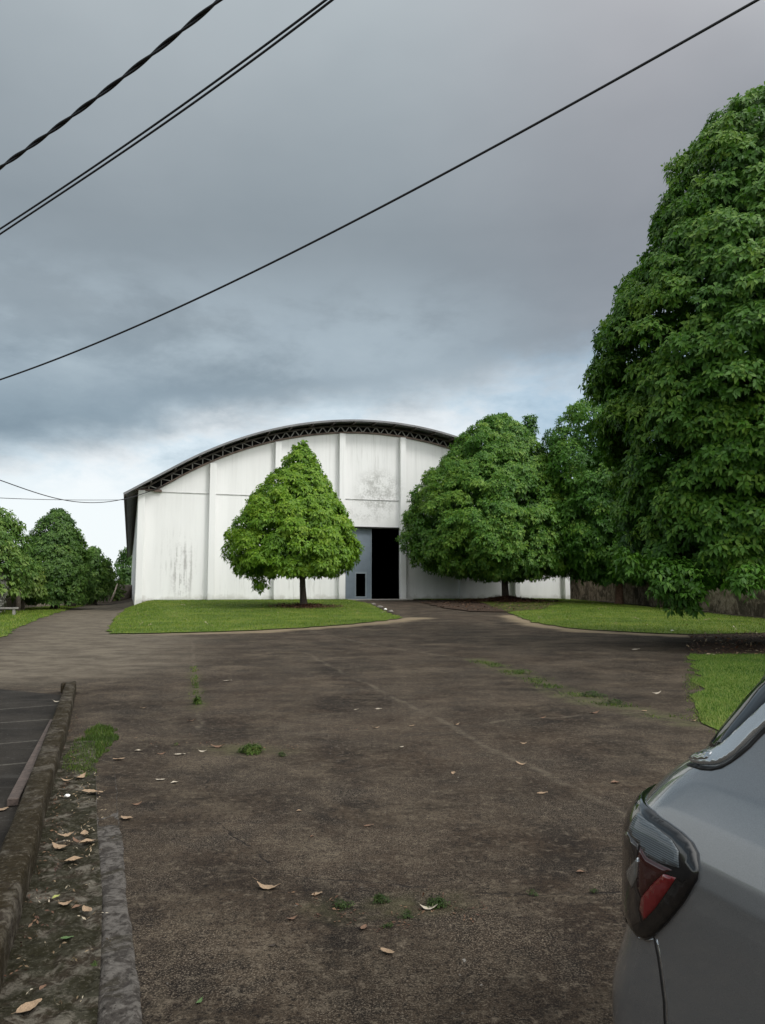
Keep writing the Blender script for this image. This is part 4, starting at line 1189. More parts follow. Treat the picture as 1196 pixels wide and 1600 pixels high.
SHAPES = [leaf_mesh(1, 0.16, 0.25, 0.55), leaf_mesh(2, 0.30, 0.10, 0.50), leaf_mesh(3, 0.08, 0.38, 0.62), leaf_mesh(4, 0.22, -0.18, 0.48), leaf_mesh(5, 0.05, 0.12, 0.60)]
_lm = {}
GB = lambda q: 0.034
LEAVES = [
    # u, v, length px, material, shape, rotation, label
    (126.5, 1221, 22, 'tan', 1, 1.3, 'tan leaf curled up at the near end of the grass patch by the kerb'),
    (144, 1244, 30, 'tan', 4, 0.1, 'flat pale brown leaf lying sideways below the grass patch by the kerb'),
    (105, 1226, 17, 'tan', 3, 0.2, 'small flat leaf between the kerb and the curled leaf at the grass patch'),
    (186, 1188, 18, 'tan', 0, 0.6, 'tan leaf at the gutter edge right of the grass patch'),
    (198, 1281, 24, 'tan', 0, 2.6, 'tan leaf lying alone at the top end of the grey edging strip'),
    (214, 1258, 16, 'brown', 3, 0.7, 'dull brown leaf just above the tan leaf by the edging strip'),
    (3, 1268, 22, 'tan', 4, 1.2, 'tan leaf on the black slab at the left edge'),
    (90, 1098, 12, 'pale', 3, 0.1, 'small whitish leaf on the black slab against the kerb'),
    (103, 1314, 24, 'tan', 1, 0.5, 'arched tan leaf nearest the kerb in the upper gutter cluster'),
    (132, 1312, 24, 'tan', 0, 1.9, 'upper of two broad tan leaves overlapping in the gutter'),
    (138, 1325, 26, 'tan', 2, 0.8, 'lower of two broad tan leaves overlapping in the gutter'),
    (120, 1323, 18, 'brown', 3, 2.7, 'greyish brown leaf left of the two overlapping broad leaves'),
    (95, 1333, 30, 'tan', 3, -0.3, 'long narrow tan leaf below the arched leaf in the gutter'),
    (115, 1354, 26, 'tan', 2, 0.2, 'tan leaf alone on mossy stones below the upper gutter cluster'),
    (88, 1412, 14, 'yel', 2, 1.2, 'small yellow green leaf standing among the gutter stones'),
    (103.5, 1423, 24, 'tan', 1, 0.1, 'thin tan leaf at the left of the lower gutter trio'),
    (120, 1428, 15, 'brown', 2, 0.9, 'small brown leaf in the middle of the lower gutter trio'),
    (135.5, 1434, 26, 'tan', 0, 2.3, 'broad tan leaf at the right of the lower gutter trio'),
    (104.5, 1477, 18, 'green', 4, 0.6, 'fresh round green leaf on the gutter stones'),
    (67, 1557, 16, 'brown', 2, 1.5, 'reddish brown leaf just above the big leaf in the bottom left corner'),
    (45.5, 1587, 36, 'tan', 4, 0.9, 'big orange tan leaf in the bottom left corner of the gutter'),
    (224, 1107, 10, 'tan', 1, 0.3, 'small leaf on the yard concrete well left of the mossy joint'),
    (300, 1127, 14, 'brown', 1, 0.2, 'curled brown leaf at the lower end of the mossy joint'),
    (216.5, 1174, 11, 'pale', 2, 0.3, 'small pale leaf at the left of the row of four leaves'),
    (253, 1179, 14, 'brown', 1, 0.3, 'dark curled second leaf in the row of four leaves'),
    (281, 1179.5, 17, 'pale', 4, 0.1, 'pale flat third leaf in the row of four leaves'),
    (316.5, 1175, 13, 'pale', 3, 0.2, 'pale arched leaf at the right of the row of four leaves'),
    (340, 1168, 22, 'brown', 1, 0.1, 'long dark brown leaf left of the weed tuft in the middle yard'),
    (251, 1220, 14, 'pale', 0, 0.3, 'left one of the two pale leaves below the row of four'),
    (273.5, 1224, 14, 'pale', 2, 0.9, 'right one of the two pale leaves below the row of four'),
    (588, 1138, 12, 'tan', 1, 0.4, 'curled tan leaf on the pale seam in the middle of the yard'),
    (557, 1141, 9, 'brown', 1, 0.2, 'tiny brown leaf left of the curled leaf on the seam'),
    (628, 1168.5, 11, 'pale', 0, 1.0, 'small pale leaf alone in the middle of the dark yard'),
    (557, 1109, 8, 'pale', 4, 0.4, 'left one of two tiny whitish leaves in mid yard'),
    (592, 1108, 10, 'pale', 4, 0.1, 'right one of two tiny whitish leaves in mid yard'),
    (356, 1064, 13, 'pale', 4, 0.1, 'thin whitish leaf far up the yard right of the mossy joint'),
    (644, 1135, 9, 'tan', 0, 0.4, 'small tan leaf just above the diagonal joint'),
    (714, 1133, 12, 'tan', 1, 0.5, 'curled leaf resting on the diagonal joint'),
    (818, 1162.5, 12, 'tan', 3, 0.2, 'flat tan leaf right of the diagonal joint'),
    (815, 1195, 17, 'tan', 1, 2.6, 'curled tan leaf on the lower part of the diagonal joint'),
    (709, 1209, 13, 'tan', 2, 1.4, 'upright tan leaf left of the diagonal joint on dark concrete'),
    (962, 1224, 16, 'brown', 2, 0.4, 'reddish brown leaf on the concrete beside the parked car'),
    (848, 1240, 17, 'tan', 4, 0.2, 'flat tan leaf between the diagonal joint and the car'),
    (930, 1115, 17, 'brown', 1, 0.2, 'crumpled brown leaf on the pale seam towards the right lawn'),
    (849, 1122, 11, 'brown', 3, 0.2, 'thin brown leaf on the pale seam left of the crumpled one'),
    (1007, 1112, 11, 'tan', 0, 0.5, 'tan leaf where the mossy seam meets the pale seam'),
    (1027, 1084, 14, 'pale', 3, 0.1, 'pale leaf on the dark concrete left of the right lawn patch'),
    (994, 1015, 12, 'pale', 4, 0.1, 'white leaf far across the yard near the soil strip'),
    (1085, 1127, 10, 'tan', 1, 0.3, 'small leaf at the corner of the right lawn patch'),
    (419, 1389, 37, 'tan', 3, -0.15, 'long arched tan leaf beside the dark crack in the near yard'),
    (495.5, 1398, 17, 'tan', 4, 0.4, 'flat tan leaf right of the long arched leaf by the crack'),
    (468, 1268, 10, 'tan', 2, 0.5, 'tiny tan leaf on the near yard above the crack'),
    (488.5, 1308, 9, 'brown', 2, 0.9, 'tiny brown leaf between the crack and the tan one above it'),
    (576.5, 1291, 16, 'brown', 4, 0.2, 'dull flat leaf in the middle of the near yard'),
    (457, 1437, 18, 'brown', 1, 0.4, 'curled brown leaf below the crack, left of the weeds'),
    (568.5, 1452, 20, 'brown', 0, 1.2, 'rounded reddish leaf below the two left weed tufts'),
    (426.5, 1479, 14, 'dark', 1, 0.1, 'nearly black leaf in the near yard'),
    (312, 1567, 16, 'green', 1, 1.1, 'dark green leaf at the bottom of the near yard'),
    (670, 1421, 28, 'pale', 3, 0.0, 'pale arched leaf lying on the right weed tuft'),
    (606, 1490, 25, 'tan', 0, -0.5, 'tan leaf with a stalk below the weed tufts'),
    (908, 1364, 15, 'brown', 2, 0.3, 'dull brown leaf on the near yard left of the tail lamp'),
]
for (u, v, px, mt, sh, rot, lab) in LEAVES:
    g = G(u, v)
    z = 0.004
    x_ = g[0]
    if u < 165 and v > 1180: z = 0.030
    if u in (3, 90): z = 0.012
    d = math.hypot(g[0], g[1])
    size = px * d / FOC
    key = (sh, mt)
    if key not in _lm:
        V_, F_ = SHAPES[sh]
        o = mesh_np('fallen_leaf', V_, F_, M[mt], True); _lm[key] = o.data
    else:
        o = bpy.data.objects.new('fallen_leaf', _lm[key]); COL.objects.link(o)
    o.location = (g[0], g[1], float(g[2]) + z); o.rotation_euler = (0.08 * math.sin(u), 0.10 * math.cos(v), rot); o.scale = (size, size, size)
    tag(o, lab, 'leaf', 'fallen leaves on the ground')

# ------------------------------------------------------------------ weeds
def weed(u, v, w_px, h_px, n, seed, label, leafy=True, mat='weed', name='weed'):
    g = G(u, v); d = math.hypot(g[0], g[1])
    rw, hh = w_px * d / FOC / 2, h_px * d / FOC * 0.9
    r = np.random.default_rng(seed)
    a = r.uniform(0, 2 * np.pi, n); q = np.sqrt(r.uniform(0, 1, n)) * rw
    X, Y = np.cos(a) * q, np.sin(a) * q * 0.8
    A = norm(np.stack([X / max(rw, 1e-3) * 0.6, Y / max(rw, 1e-3) * 0.6, np.ones(n)], 1) + r.normal(0, 0.25, (n, 3)))
    q = q * (0.7 + 0.45 * np.sin(3 * a + seed) * r.uniform(0, 1, n)); X, Y = np.cos(a) * q, np.sin(a) * q * 0.8
    Z = hh * r.uniform(0.05, 0.8, n) * (1 - 0.6 * (q / max(rw, 1e-3)) ** 2)
    V2, F2, T2 = rosettes(np.stack([X, Y, Z], 1), A, max(0.014, hh * 0.42), 5, r, wid=0.26, droop=0.25, tint=r.uniform(0.2, 0.7, n))
    # stems
    st = []
    V2[:, 2] = np.maximum(V2[:, 2], 0.002)
    o = mesh_np(name, V2, F2, M[mat], False, None, {'tint': T2})
    o.location = (g[0], g[1], float(g[2]) + 0.003)
    return tag(o, label, 'weed')


weed(535, 1418, 38, 14, 60, 51, 'dark green weed tuft, left one of three along the near crack')
weed(595, 1410, 30, 16, 60, 52, 'round dark green weed tuft, middle one of three along the near crack')
weed(682, 1416, 44, 18, 90, 53, 'largest dark green weed tuft with a pale leaf on it, right of three')
weed(635, 1434, 26, 14, 40, 54, 'thin pale green weed below the three tufts')
weed(607, 1449, 20, 8, 24, 55, 'flat brownish green weed nearest the reddish leaf')
weed(394, 1176, 52, 18, 150, 56, 'wide low green weed patch in the middle yard', mat='turfweed')
weed(441, 1182, 14, 10, 36, 57, 'small round green weed right of the wide low patch')
weed(309, 1100, 16, 16, 50, 58, 'yellowish green weed growing in the straight mossy joint', mat='turfweed')
weed(306, 1075, 10, 10, 24, 59, 'sparse weed higher up in the straight mossy joint', mat='turfweed')
weed(275, 1165, 12, 6, 14, 60, 'faint yellow green weed above the row of four leaves', mat='turfweed')
weed(148.5, 1513, 12, 13, 12, 61, 'tiny yellow green sprout in the gutter bed', mat='turfweed')
weed(832, 1398, 22, 9, 22, 62, 'faint green weed in the crack toward the car')
weed(930, 1396, 16, 8, 16, 63, 'faint low weed in the crack nearest the car bumper')
for k, (u, v, w_, h_) in enumerate(((775, 1042, 34, 8), (815, 1052, 40, 9), (925, 1088, 44, 12), (960, 1100, 46, 10))):
    weed(u, v, w_, h_, 70, 70 + k, ('yellowish weed at the upper left end of the mossy seam', 'yellowish weed second along the mossy seam', 'green weed midway along the mossy seam', 'green weed low on the mossy seam towards the right lawn')[k], mat='turfweed' if k < 2 else 'weed')
# grass patch between kerb and yard
GP = [G2(150, 1132), G2(172, 1136), G2(184, 1150), G2(176, 1165), G2(160, 1182), G2(152, 1208), G2(132, 1218), G2(112, 1212), G2(96, 1204), G2(104, 1182), G2(118, 1162), G2(132, 1145)]
gpd = densify(GP, 0.12, 0.03, rng)
o = blades('grass', gpd, 0.012, 6500, 0.034, 0.008, M['turfweed'], 81)
tag(o, 'small patch of rough grass beside the kerb', 'grass', kind='stuff')
# mossy thin grass along the seams
for k, (pl, wd, n) in enumerate((([G2(745, 1031), G2(835, 1062), G2(880, 1080), G2(940, 1098), G2(1010, 1113), G2(1082, 1130)], 0.22, 2600), ([G2(303, 1040), G2(309, 1110)], 0.07, 500), ([G2(1078, 1026), G2(1086, 1095), G2(1093, 1124), G2(1125, 1145)], 0.10, 2200))):
    r = np.random.default_rng(90 + k)
    t_ = r.uniform(0, 1, n); Q = np.array([line_at(pl, a) for a in t_]) + r.normal(0, wd * 0.5, (n, 2))
    keepm = np.array([mnoise.noise(Vector((q[0] * 1.6, q[1] * 1.6, 5.0 + k))) > -0.05 for q in Q]); Q = Q[keepm]; n = len(Q)
    a = r.uniform(0, 6.28, n); hh = 0.035 * r.uniform(0.4, 1.3, n)
    b0 = np.stack([Q[:, 0] - np.cos(a) * 0.006, Q[:, 1] - np.sin(a) * 0.006, np.full(n, 0.001)], 1); b1 = np.stack([Q[:, 0] + np.cos(a) * 0.006, Q[:, 1] + np.sin(a) * 0.006, np.full(n, 0.001)], 1)
    tp = np.stack([Q[:, 0] + r.normal(0, 0.02, n), Q[:, 1] + r.normal(0, 0.02, n), hh], 1)
    o = mesh_np('grass', np.stack([b0, b1, tp], 1).reshape(-1, 3), np.arange(n * 3).reshape(n, 3), M['turfweed'], False, None, {'tint': np.repeat(np.clip(r.normal(0.6, 0.25, n), 0, 1), 3)})
    tag(o, 'thin grass in a seam of the yard', 'grass', kind='stuff')

# broken bits of litter that gather in the gutter and along the seams
for k, (pl, wd, n, lab) in enumerate((([line_at(K_R, a) + np.array([0.07, 0]) for a in (0.1, 0.4, 0.75)], 0.05, 150, 'broken bits of dead leaf gathered along the foot of the kerb'), ([line_at(BAND_L, a) - np.array([0.12, 0]) for a in (0.05, 0.4, 0.8)], 0.09, 120, 'crumbs of dead leaf and grit in the gutter bed'), ([G2(200, 1150), G2(330, 1160), G2(470, 1172)], 0.16, 90, 'crumbs of dead leaf round the weeds in the middle yard'), ([G2(440, 1400), G2(600, 1440), G2(760, 1420)], 0.10, 60, 'crumbs of dead leaf round the weeds in the near yard'))):
    r = np.random.default_rng(130 + k)
    Q = np.array([line_at(pl, a) for a in r.uniform(0, 1, n)]) + r.normal(0, wd, (n, 2))
    Z_ = np.full(n, 0.034 if k < 2 else 0.006)
    V2, F2, T2 = rosettes(np.stack([Q[:, 0], Q[:, 1], Z_], 1), norm(r.normal(0, 0.35, (n, 3)) + np.array([0, 0, 1.0])), 0.026, 2, r, droop=0.05, tint=r.uniform(0, 1, n))
    V2[:, 2] = np.maximum(V2[:, 2], 0.004 if k > 1 else 0.02)
    tag(mesh_np('leaf_litter', V2, F2, M['deadpale'] if k == 1 else M['deadleaf'], False, None, {'tint': T2}), lab, 'leaf litter', kind='stuff')

# timber batten along the kerb, and small stones
M['timber'] = simple('old_timber', (0.075, 0.055, 0.046), 0.85, 0, 0.4, 14.0, 0.5)
a, b = G2(84, 1132), G2(20, 1262)
tb = MB(); tb.bar((a[0], a[1], 0.035), (b[0], b[1], 0.035), 0.075, 0.05, up=(0, 0, 1))
tag(tb.build('timber_batten', M['timber'], bevel=0.006), 'weathered brown timber batten lying on the black slab along the kerb', 'batten')


def stone(u, v, px, mat, label, seed):
    g = G(u, v); d = math.hypot(g[0], g[1]); s = px * d / FOC / 2
    bm = bmesh.new(); bmesh.ops.create_icosphere(bm, subdivisions=3, radius=1.0)
    for w_ in bm.verts:
        n_ = mnoise.noise(w_.co * 1.3 + Vector((seed, 0, 0))); w_.co *= 1 + 0.35 * n_; w_.co.z *= 0.6
    me = bpy.data.meshes.new('stone'); bm.to_mesh(me); bm.free()
    for p_ in me.polygons: p_.use_smooth = True
    me.materials.append(mat)
    o = bpy.data.objects.new('stone', me); COL.objects.link(o); o.location = (g[0], g[1], float(g[2]) + s * 0.3 + 0.03); o.scale = (s, s, s)
    tag(o, label, 'stone', 'loose stones')


M['stone'] = simple('stone', (0.17, 0.155, 0.135), 0.9, 0, 0.3, 4.0, 0.6)
M['whitestone'] = simple('white_stone', (0.75, 0.74, 0.70), 0.8, 0, 0.15, 4.0)
stone(602.5, 953.5, 5, M['whitestone'], 'white painted stone on the edge of the left lawn by the ramp', 1)
stone(594, 950.5, 9, M['stone'], 'grey edge stone just behind the white one by the ramp', 2)
stone(611, 957.5, 8, M['stone'], 'dark edge stone in front of the white one by the ramp', 3)
stone(584, 946, 7, M['stone'], 'grey edge stone nearest the sliding door', 4)
stone(105, 1251, 7, M['whitestone'], 'tiny white pebble in the gutter below the grass patch', 5)
stone(1051, 987.5, 4, M['whitestone'], 'white pebble at the edge of the far right lawn', 6)
# white stake at the left corner of the hall
p = at(211, 949, 51.6); s = MB(); s.tube([(0, 0, -0.3), (0, 0, 0.75)], 0.04, 8)
o = s.build('stake', M['whitestone']); o.location = (p[0], p[1], float(H(p[0], p[1])))
tag(o, 'short white stake in the lawn at the left corner of the warehouse', 'stake')
M['oldslab'] = simple('old_concrete', (0.19, 0.18, 0.165), 0.9, 0, 0.35, 2.5, 0.5)
p = at(5, 975, 44.0)
s = MB(); s.box((0, 0, 0.38), (1.5, 0.45, 0.10)); s.box((-0.55, 0, 0.16), (0.14, 0.38, 0.34)); s.box((0.55, 0, 0.16), (0.14, 0.38, 0.34))
o = s.build('bench', M['oldslab'], bevel=0.015); o.location = (p[0], p[1], 0.02); o.rotation_euler[2] = 0.3
tag(o, 'low grey concrete bench at the left edge under the trees', 'bench')
# leaning dead palm stalks at the end of the road
for k, (u, v, u2, v2, lab) in enumerate(((172, 945, 184, 912, 'pale dead stalk leaning right in the thicket at the end of the road'), (157, 946, 159, 922, 'upright pale dead stalk left of the thicket at the end of the road'))):
    A_, B_ = at(u, v, 86.0), at(u2, v2, 87.0); A_[2] = -0.1
    s = MB(); s.tube([A_, (A_ + B_) / 2 + np.array([0.05, 0, 0]), B_], [0.13, 0.11, 0.07], 8)
    tag(s.build('dead_stalk', M['buffwall'], smooth=True), lab, 'dead stalk')

# ------------------------------------------------------------------ parked car (tail towards the hall)
def paint_mat():
    m, t, b, out, co = new_mat('silver_grey_paint')
    fl = t.noise(co, 900.0, 2, 0.5)
    d = t.noise(co, 2.2, 5, 0.6)
    c = t.mix(t.sm(fl, 0.4, 0.6), (0.215, 0.220, 0.230), (0.280, 0.287, 0.297))
    c = t.mix(t.math('MULTIPLY', t.sm(d, 0.5, 0.75), 0.22), c, (0.16, 0.145, 0.125))
    t.put(b.inputs['Base Color'], c)
    b.inputs['Metallic'].default_value = 0.55
    t.put(b.inputs['Roughness'], t.math('ADD', 0.20, t.math('MULTIPLY', d, 0.10)))
    b.inputs['Coat Weight'].default_value = 1.0; b.inputs['Coat Roughness'].default_value = 0.03
    return m


M['paint'] = paint_mat()
M['glass'] = simple('tinted_glass', (0.008, 0.011, 0.015), 0.06, 0, 0.1, 2.0, spec=0.6)
M['rubber'] = simple('black_rubber', (0.010, 0.009, 0.009), 0.55, 0, 0.2, 9.0)
M['gloss'] = simple('black_gloss', (0.008, 0.008, 0.009), 0.12, 0, 0.1, 5.0, coat=0.6)
M['tyre'] = simple('tyre_rubber', (0.018, 0.018, 0.018), 0.8, 0, 0.2, 20.0)
M['alloy'] = simple('alloy', (0.45, 0.45, 0.46), 0.35, 0.8, 0.1, 5.0)
M['silver'] = simple('silver_trim', (0.58, 0.60, 0.62), 0.25, 0.75, 0.06, 5.0, coat=0.6)
M['chrome'] = simple('bright_trim', (0.52, 0.54, 0.56), 0.14, 0.9, 0.05, 5.0)


def lens_mat(name, col, rough=0.08, ridges=0.0, rscale=260.0, axis='Z'):
    m, t, b, out, co = new_mat(name)
    b.inputs['Roughness'].default_value = rough; b.inputs['Coat Weight'].default_value = 0.7; b.inputs['Coat Roughness'].default_value = 0.03
    n = t.noise(co, 18, 3, 0.5)
    c = t.mix(n, tuple(x * 0.75 for x in col), tuple(min(1, x * 1.2) for x in col))
    if ridges:
        wv = t.node('ShaderNodeTexWave', wave_type='BANDS', bands_direction=axis)
        t.put(wv.inputs['Vector'], co); wv.inputs['Scale'].default_value = rscale; wv.inputs['Distortion'].default_value = 0.0
        c = t.mix(t.math('MULTIPLY', wv.outputs['Fac'], 0.55), c, tuple(x * 0.35 for x in col))
        bn = t.node('ShaderNodeBump', ins={'Strength': ridges, 'Height': wv.outputs['Fac']}); bn.inputs['Distance'].default_value = 0.003
        t.l.new(bn.outputs[0], b.inputs['Normal'])
    t.put(b.inputs['Base Color'], c)
    return m


M['clear'] = lens_mat('clear_ridged_lens', (0.11, 0.13, 0.145), 0.10, 0.35, 66.0, 'Z')
M['red'] = lens_mat('red_reflector', (0.165, 0.008, 0.012), 0.10)
M['darkred'] = lens_mat('dark_red_lens', (0.045, 0.010, 0.010), 0.08)
M['smoke'] = lens_mat('smoked_lens', (0.035, 0.028, 0.025), 0.07)

VPX = 250.0
ax_ = norm(np.array([(VPX - CX) / FOC, CP, 0.0]))         # points to the tail
FWD = -ax_
NRM = np.array([-ax_[1], ax_[0], 0.0])                     # outward normal of the side that faces the photographer
if NRM[0] > 0: NRM = -NRM
DSIDE, HALF = 1.15, 0.85
RP, RQ = 0.30, 0.46                                        # corner rounding in plan
WZ = np.array([(0.16, 0.70), (0.24, 0.79), (0.35, 0.822), (0.50, 0.835), (0.66, 0.842), (0.78, 0.848), (0.855, 0.850), (0.90, 0.842), (0.98, 0.822), (1.06, 0.797), (1.12, 0.772), (1.2, 0.735), (1.3, 0.690), (1.4, 0.642), (1.48, 0.598), (1.54, 0.54), (1.575, 0.44), (1.59, 0.30)])
SIL = np.array([(1052, 1199), (1066, 1187), (1082, 1172), (1098, 1160), (1112, 1148), (1135, 1128), (1165, 1108), (1184, 1094), (1190, 1078), (1196, 1070), (1203, 1056), (1223, 1032), (1250, 1008), (1262, 994), (1278, 984), (1300, 981), (1340, 981), (1400, 980), (1436, 981), (1466, 975), (1500, 965), (1530, 957), (1570, 957), (1620, 960), (1800, 966), (2100, 990), (2400, 1020)], float)


def wz(z): return np.interp(z, WZ[:, 0], WZ[:, 1])


_tz = None


def tail(z): return np.interp(z, _tz[:, 0], _tz[:, 1])


def car_local(l, z, pt=None):
    """surface of the car tail: l>0 forward along the side, -1..0 round the corner, < -1 across the rear. -> (p, q)"""
    l = np.asarray(l, float); z = np.asarray(z, float)
    w_ = wz(z); p0 = tail(z) if pt is None else pt
    al_ = np.clip(-l, 0, 1) * np.pi / 2
    rq = np.minimum(RQ, w_ * 0.6)
    p = p0 + RP * (1 - np.sin(al_)) + np.maximum(l, 0)
    q = w_ - rq * (1 - np.cos(al_)) - np.maximum(-l - 1, 0)
    p = p + 0.05 * (np.clip(1 - q / np.maximum(w_, 1e-3), 0, 1) * -1) * (l < 0)     # slight bow of the rear
    q = q - 0.010 * np.maximum(l - 0.2, 0) ** 2 * 0.2
    return p, q


def to_world(p, q, z, side=1):
    p, q, z = np.broadcast_arrays(np.asarray(p, float), np.asarray(q, float), np.asarray(z, float))
    return -NRM * (DSIDE + HALF) + p[..., None] * FWD + (q * side)[..., None] * NRM + z[..., None] * np.array([0, 0, 1.0])


# the tail outline is fitted so that the car's profile has the surveyed shape
zz = np.linspace(0.18, 1.58, 71); fit = []
la = np.linspace(-1.6, 1.0, 131)
for z in zz:
    lo_p, hi_p = -3.2, -0.5
    for _ in range(40):
        mid_ = (lo_p + hi_p) / 2
        p, q = car_local(la, np.full_like(la, z), mid_)
        W_ = to_world(p, q, np.full_like(la, z))
        u, v, dep = project(W_)
        i = int(np.argmin(np.where(dep > 0.1, u, 9e9)))
        target = np.interp(v[i], SIL[::-1, 0][::-1] if False else np.sort(SIL[:, 0]), SIL[np.argsort(SIL[:, 0]), 1])
        if u[i] > target: hi_p = mid_      # must reach farther back (more to the left)
        else: lo_p = mid_
    fit.append((z, mid_))
_tz = np.array(fit)
# light smoothing
k_ = np.convolve(np.pad(_tz[:, 1], 1, mode='edge'), [0.25, 0.5, 0.25], 'valid'); _tz[:, 1] = k_
NOSE = np.array([(0.16, 1.75), (0.30, 1.95), (0.5, 2.0), (0.7, 1.96), (0.82, 1.85), (0.92, 1.45), (1.0, 1.0), (1.06, 0.80), (1.3, 0.42), (1.48, 0.10), (1.56, -0.15), (1.59, -0.35)])


def nose(z): return np.interp(z, NOSE[:, 0], NOSE[:, 1])


car = empty('parked_car', tuple(to_world(np.array(-0.2), np.array(0.0), np.array(0.0))), math.atan2(FWD[1], FWD[0]))
tag(car, 'silver grey hatchback parked at the right edge, seen at its tail corner', 'car')
bpy.context.view_layer.update()
INV = np.array(car.matrix_world.inverted())


def car_obj(name, Wv, F, mat, parent=None, smooth=True):
    Lv = Wv @ INV[:3, :3].T + INV[:3, 3]
    F = [tuple(f) for f in F]
    return MB().add(Lv, F).build(name, mat, parent or car, smooth=smooth)


# body: stacked plan outlines
zz = np.concatenate([np.linspace(0.18, 0.82, 33), np.linspace(0.83, 1.30, 60), np.linspace(1.31, 1.585, 20)])
ring = []
ls = np.concatenate([np.linspace(-1.0, 0.0, 29), ])
for z in zz:
    w_ = float(wz(z)); rq = min(RQ, w_ * 0.6)
    half = []
    for fr in np.linspace(0, 1, 8)[:-1]:                       # rear, centre line outwards
        l = -1 - (w_ - rq) * (1 - fr); half.append(tuple(float(a) for a in car_local(l, z)))
    for l in np.linspace(-1, 0, 30): half.append(tuple(float(a) for a in car_local(l, z)))
    pe, qe = half[-1]
    nz = float(nose(z)); rn = 0.42
    pend = max(nz - rn, pe + 0.05)
    for f in np.linspace(0, 1, 24)[1:]:
        half.append((pe + (pend - pe) * f, qe - 0.002 * f))
    for a in np.linspace(0, np.pi / 2, 14)[1:]:
        half.append((pend + (nz - pend) * math.sin(a), (qe - 0.002) - (qe * 0.55) * (1 - math.cos(a))))
    half.append((nz + 0.02, 0.0))
    full = half + [(p, -q) for p, q in half[-2:0:-1]]
    ring.append(full)
n = len(ring[0])
Pq = np.array(ring)
Wb = np.array([to_world(Pq[i, :, 0], Pq[i, :, 1], np.full(n, zz[i])) for i in range(len(zz))]).reshape(-1, 3)
F = [(i * n + k, i * n + (k + 1) % n, (i + 1) * n + (k + 1) % n, (i + 1) * n + k) for i in range(len(zz) - 1) for k in range(n)]
F += [tuple(range(n)), tuple((len(zz) - 1) * n + k for k in range(n))]
body = car_obj('body', Wb, F, M['paint'])

# look-up from survey pixels to (l, z) on the tail surface
gl, gz = np.meshgrid(np.linspace(-1.25, 1.4, 900), np.linspace(0.30, 1.56, 700))
gp, gq = car_local(gl, gz); GW = to_world(gp, gq, gz)
gu, gv, gd = project(GW)
e1 = np.gradient(GW, axis=1); e2 = np.gradient(GW, axis=0)
gn = np.cross(e1, e2); view = GW - np.array([0, 0, EYE])
sgn = (gn * view).sum(-1)
ref = sgn[350, 600]
front = (sgn * np.sign(ref)) > 0


def lz(u, v):
    d2 = np.where(front & (gd > 0.2), (gu - u) ** 2 + (gv - v) ** 2, 1e12)
    i = np.unravel_index(np.argmin(d2), d2.shape)
    return gl[i], gz[i]


def surf_n(l, z, side):
    h = 1e-3
    f = lambda a, b: to_world(*car_local(a, b), b, side)
    a = f(l + h, z) - f(l - h, z); b = f(l, z + h) - f(l, z - h)
    nn = norm(np.cross(a, b))
    c = f(l, z) - (-NRM * (DSIDE + HALF))
    c[..., 2] = 0
    c = c - FWD * 0.0
    s = np.sign((nn * NRM * side).sum(-1) + (nn * -FWD).sum(-1) * 0.8 + 1e-9)
    return nn * s[..., None]


def patch(name, poly, mat, off, parent=None, side=1, grid=0.012, skirt=0.012, rimf=0.55):
    """panel laid on the tail surface; POLY in (l, z)"""
    poly = np.asarray(poly, float)
    seg = []
    for i in range(len(poly)):
        a, b = poly[i], poly[(i + 1) % len(poly)]
        k = max(1, int(np.linalg.norm(b - a) / (grid * 1.5)))
        seg += [a + (b - a) * j / k for j in range(k)]
    poly = np.array(seg)
    x0, y0 = poly.min(0); x1, y1 = poly.max(0)
    mx, my = np.meshgrid(np.arange(x0, x1, grid * 2.0), np.arange(y0, y1, grid)); mx, my = mx.ravel() + 1e-4, my.ravel() + 1e-4
    ins = inside(poly, mx, my)
    mx, my = mx[ins], my[ins]
    far_ = np.array([((poly - np.array([a, b])) ** 2).sum(1).min() for a, b in zip(mx, my)]) > (grid * 0.5) ** 2 if len(mx) else np.zeros(0, bool)
    mx, my = mx[far_], my[far_]
    n0 = len(poly)
    pts = [Vector(p) for p in poly] + [Vector((a, b)) for a, b in zip(mx, my)]
    vv, _e, ff, *_ = geometry.delaunay_2d_cdt(pts, [(i, (i + 1) % n0) for i in range(n0)], [], 1, 1e-6)
    P2 = np.array([(v[0], v[1]) for v in vv])
    dist = np.array([math.sqrt(((poly - q) ** 2).sum(1).min()) for q in P2])
    ofs = off * np.clip(rimf + (1 - rimf) * dist / skirt, rimf, 1.0)
    base = to_world(*car_local(P2[:, 0], P2[:, 1]), P2[:, 1], side)
    nn = surf_n(P2[:, 0], P2[:, 1], side)
    W_ = base + nn * ofs[:, None]
    # rim down to the body
    F = [tuple(f) for f in ff]
    edge = {}
    for f in F:
        for a, b in zip(f, f[1:] + f[:1]): edge[(min(a, b), max(a, b))] = edge.get((min(a, b), max(a, b)), 0) + 1
    rim = [e for e, c in edge.items() if c == 1]
    low = {}
    Wl = list(W_)
    for a, b in rim:
        for q in (a, b):
            if q not in low: low[q] = len(Wl); Wl.append(base[q] - nn[q] * 0.004)
    F += [(a, b, low[b], low[a]) for a, b in rim]
    return car_obj(name, np.array(Wl), F, mat, parent)


LZ = lambda pts: [lz(u, v) for u, v in pts]


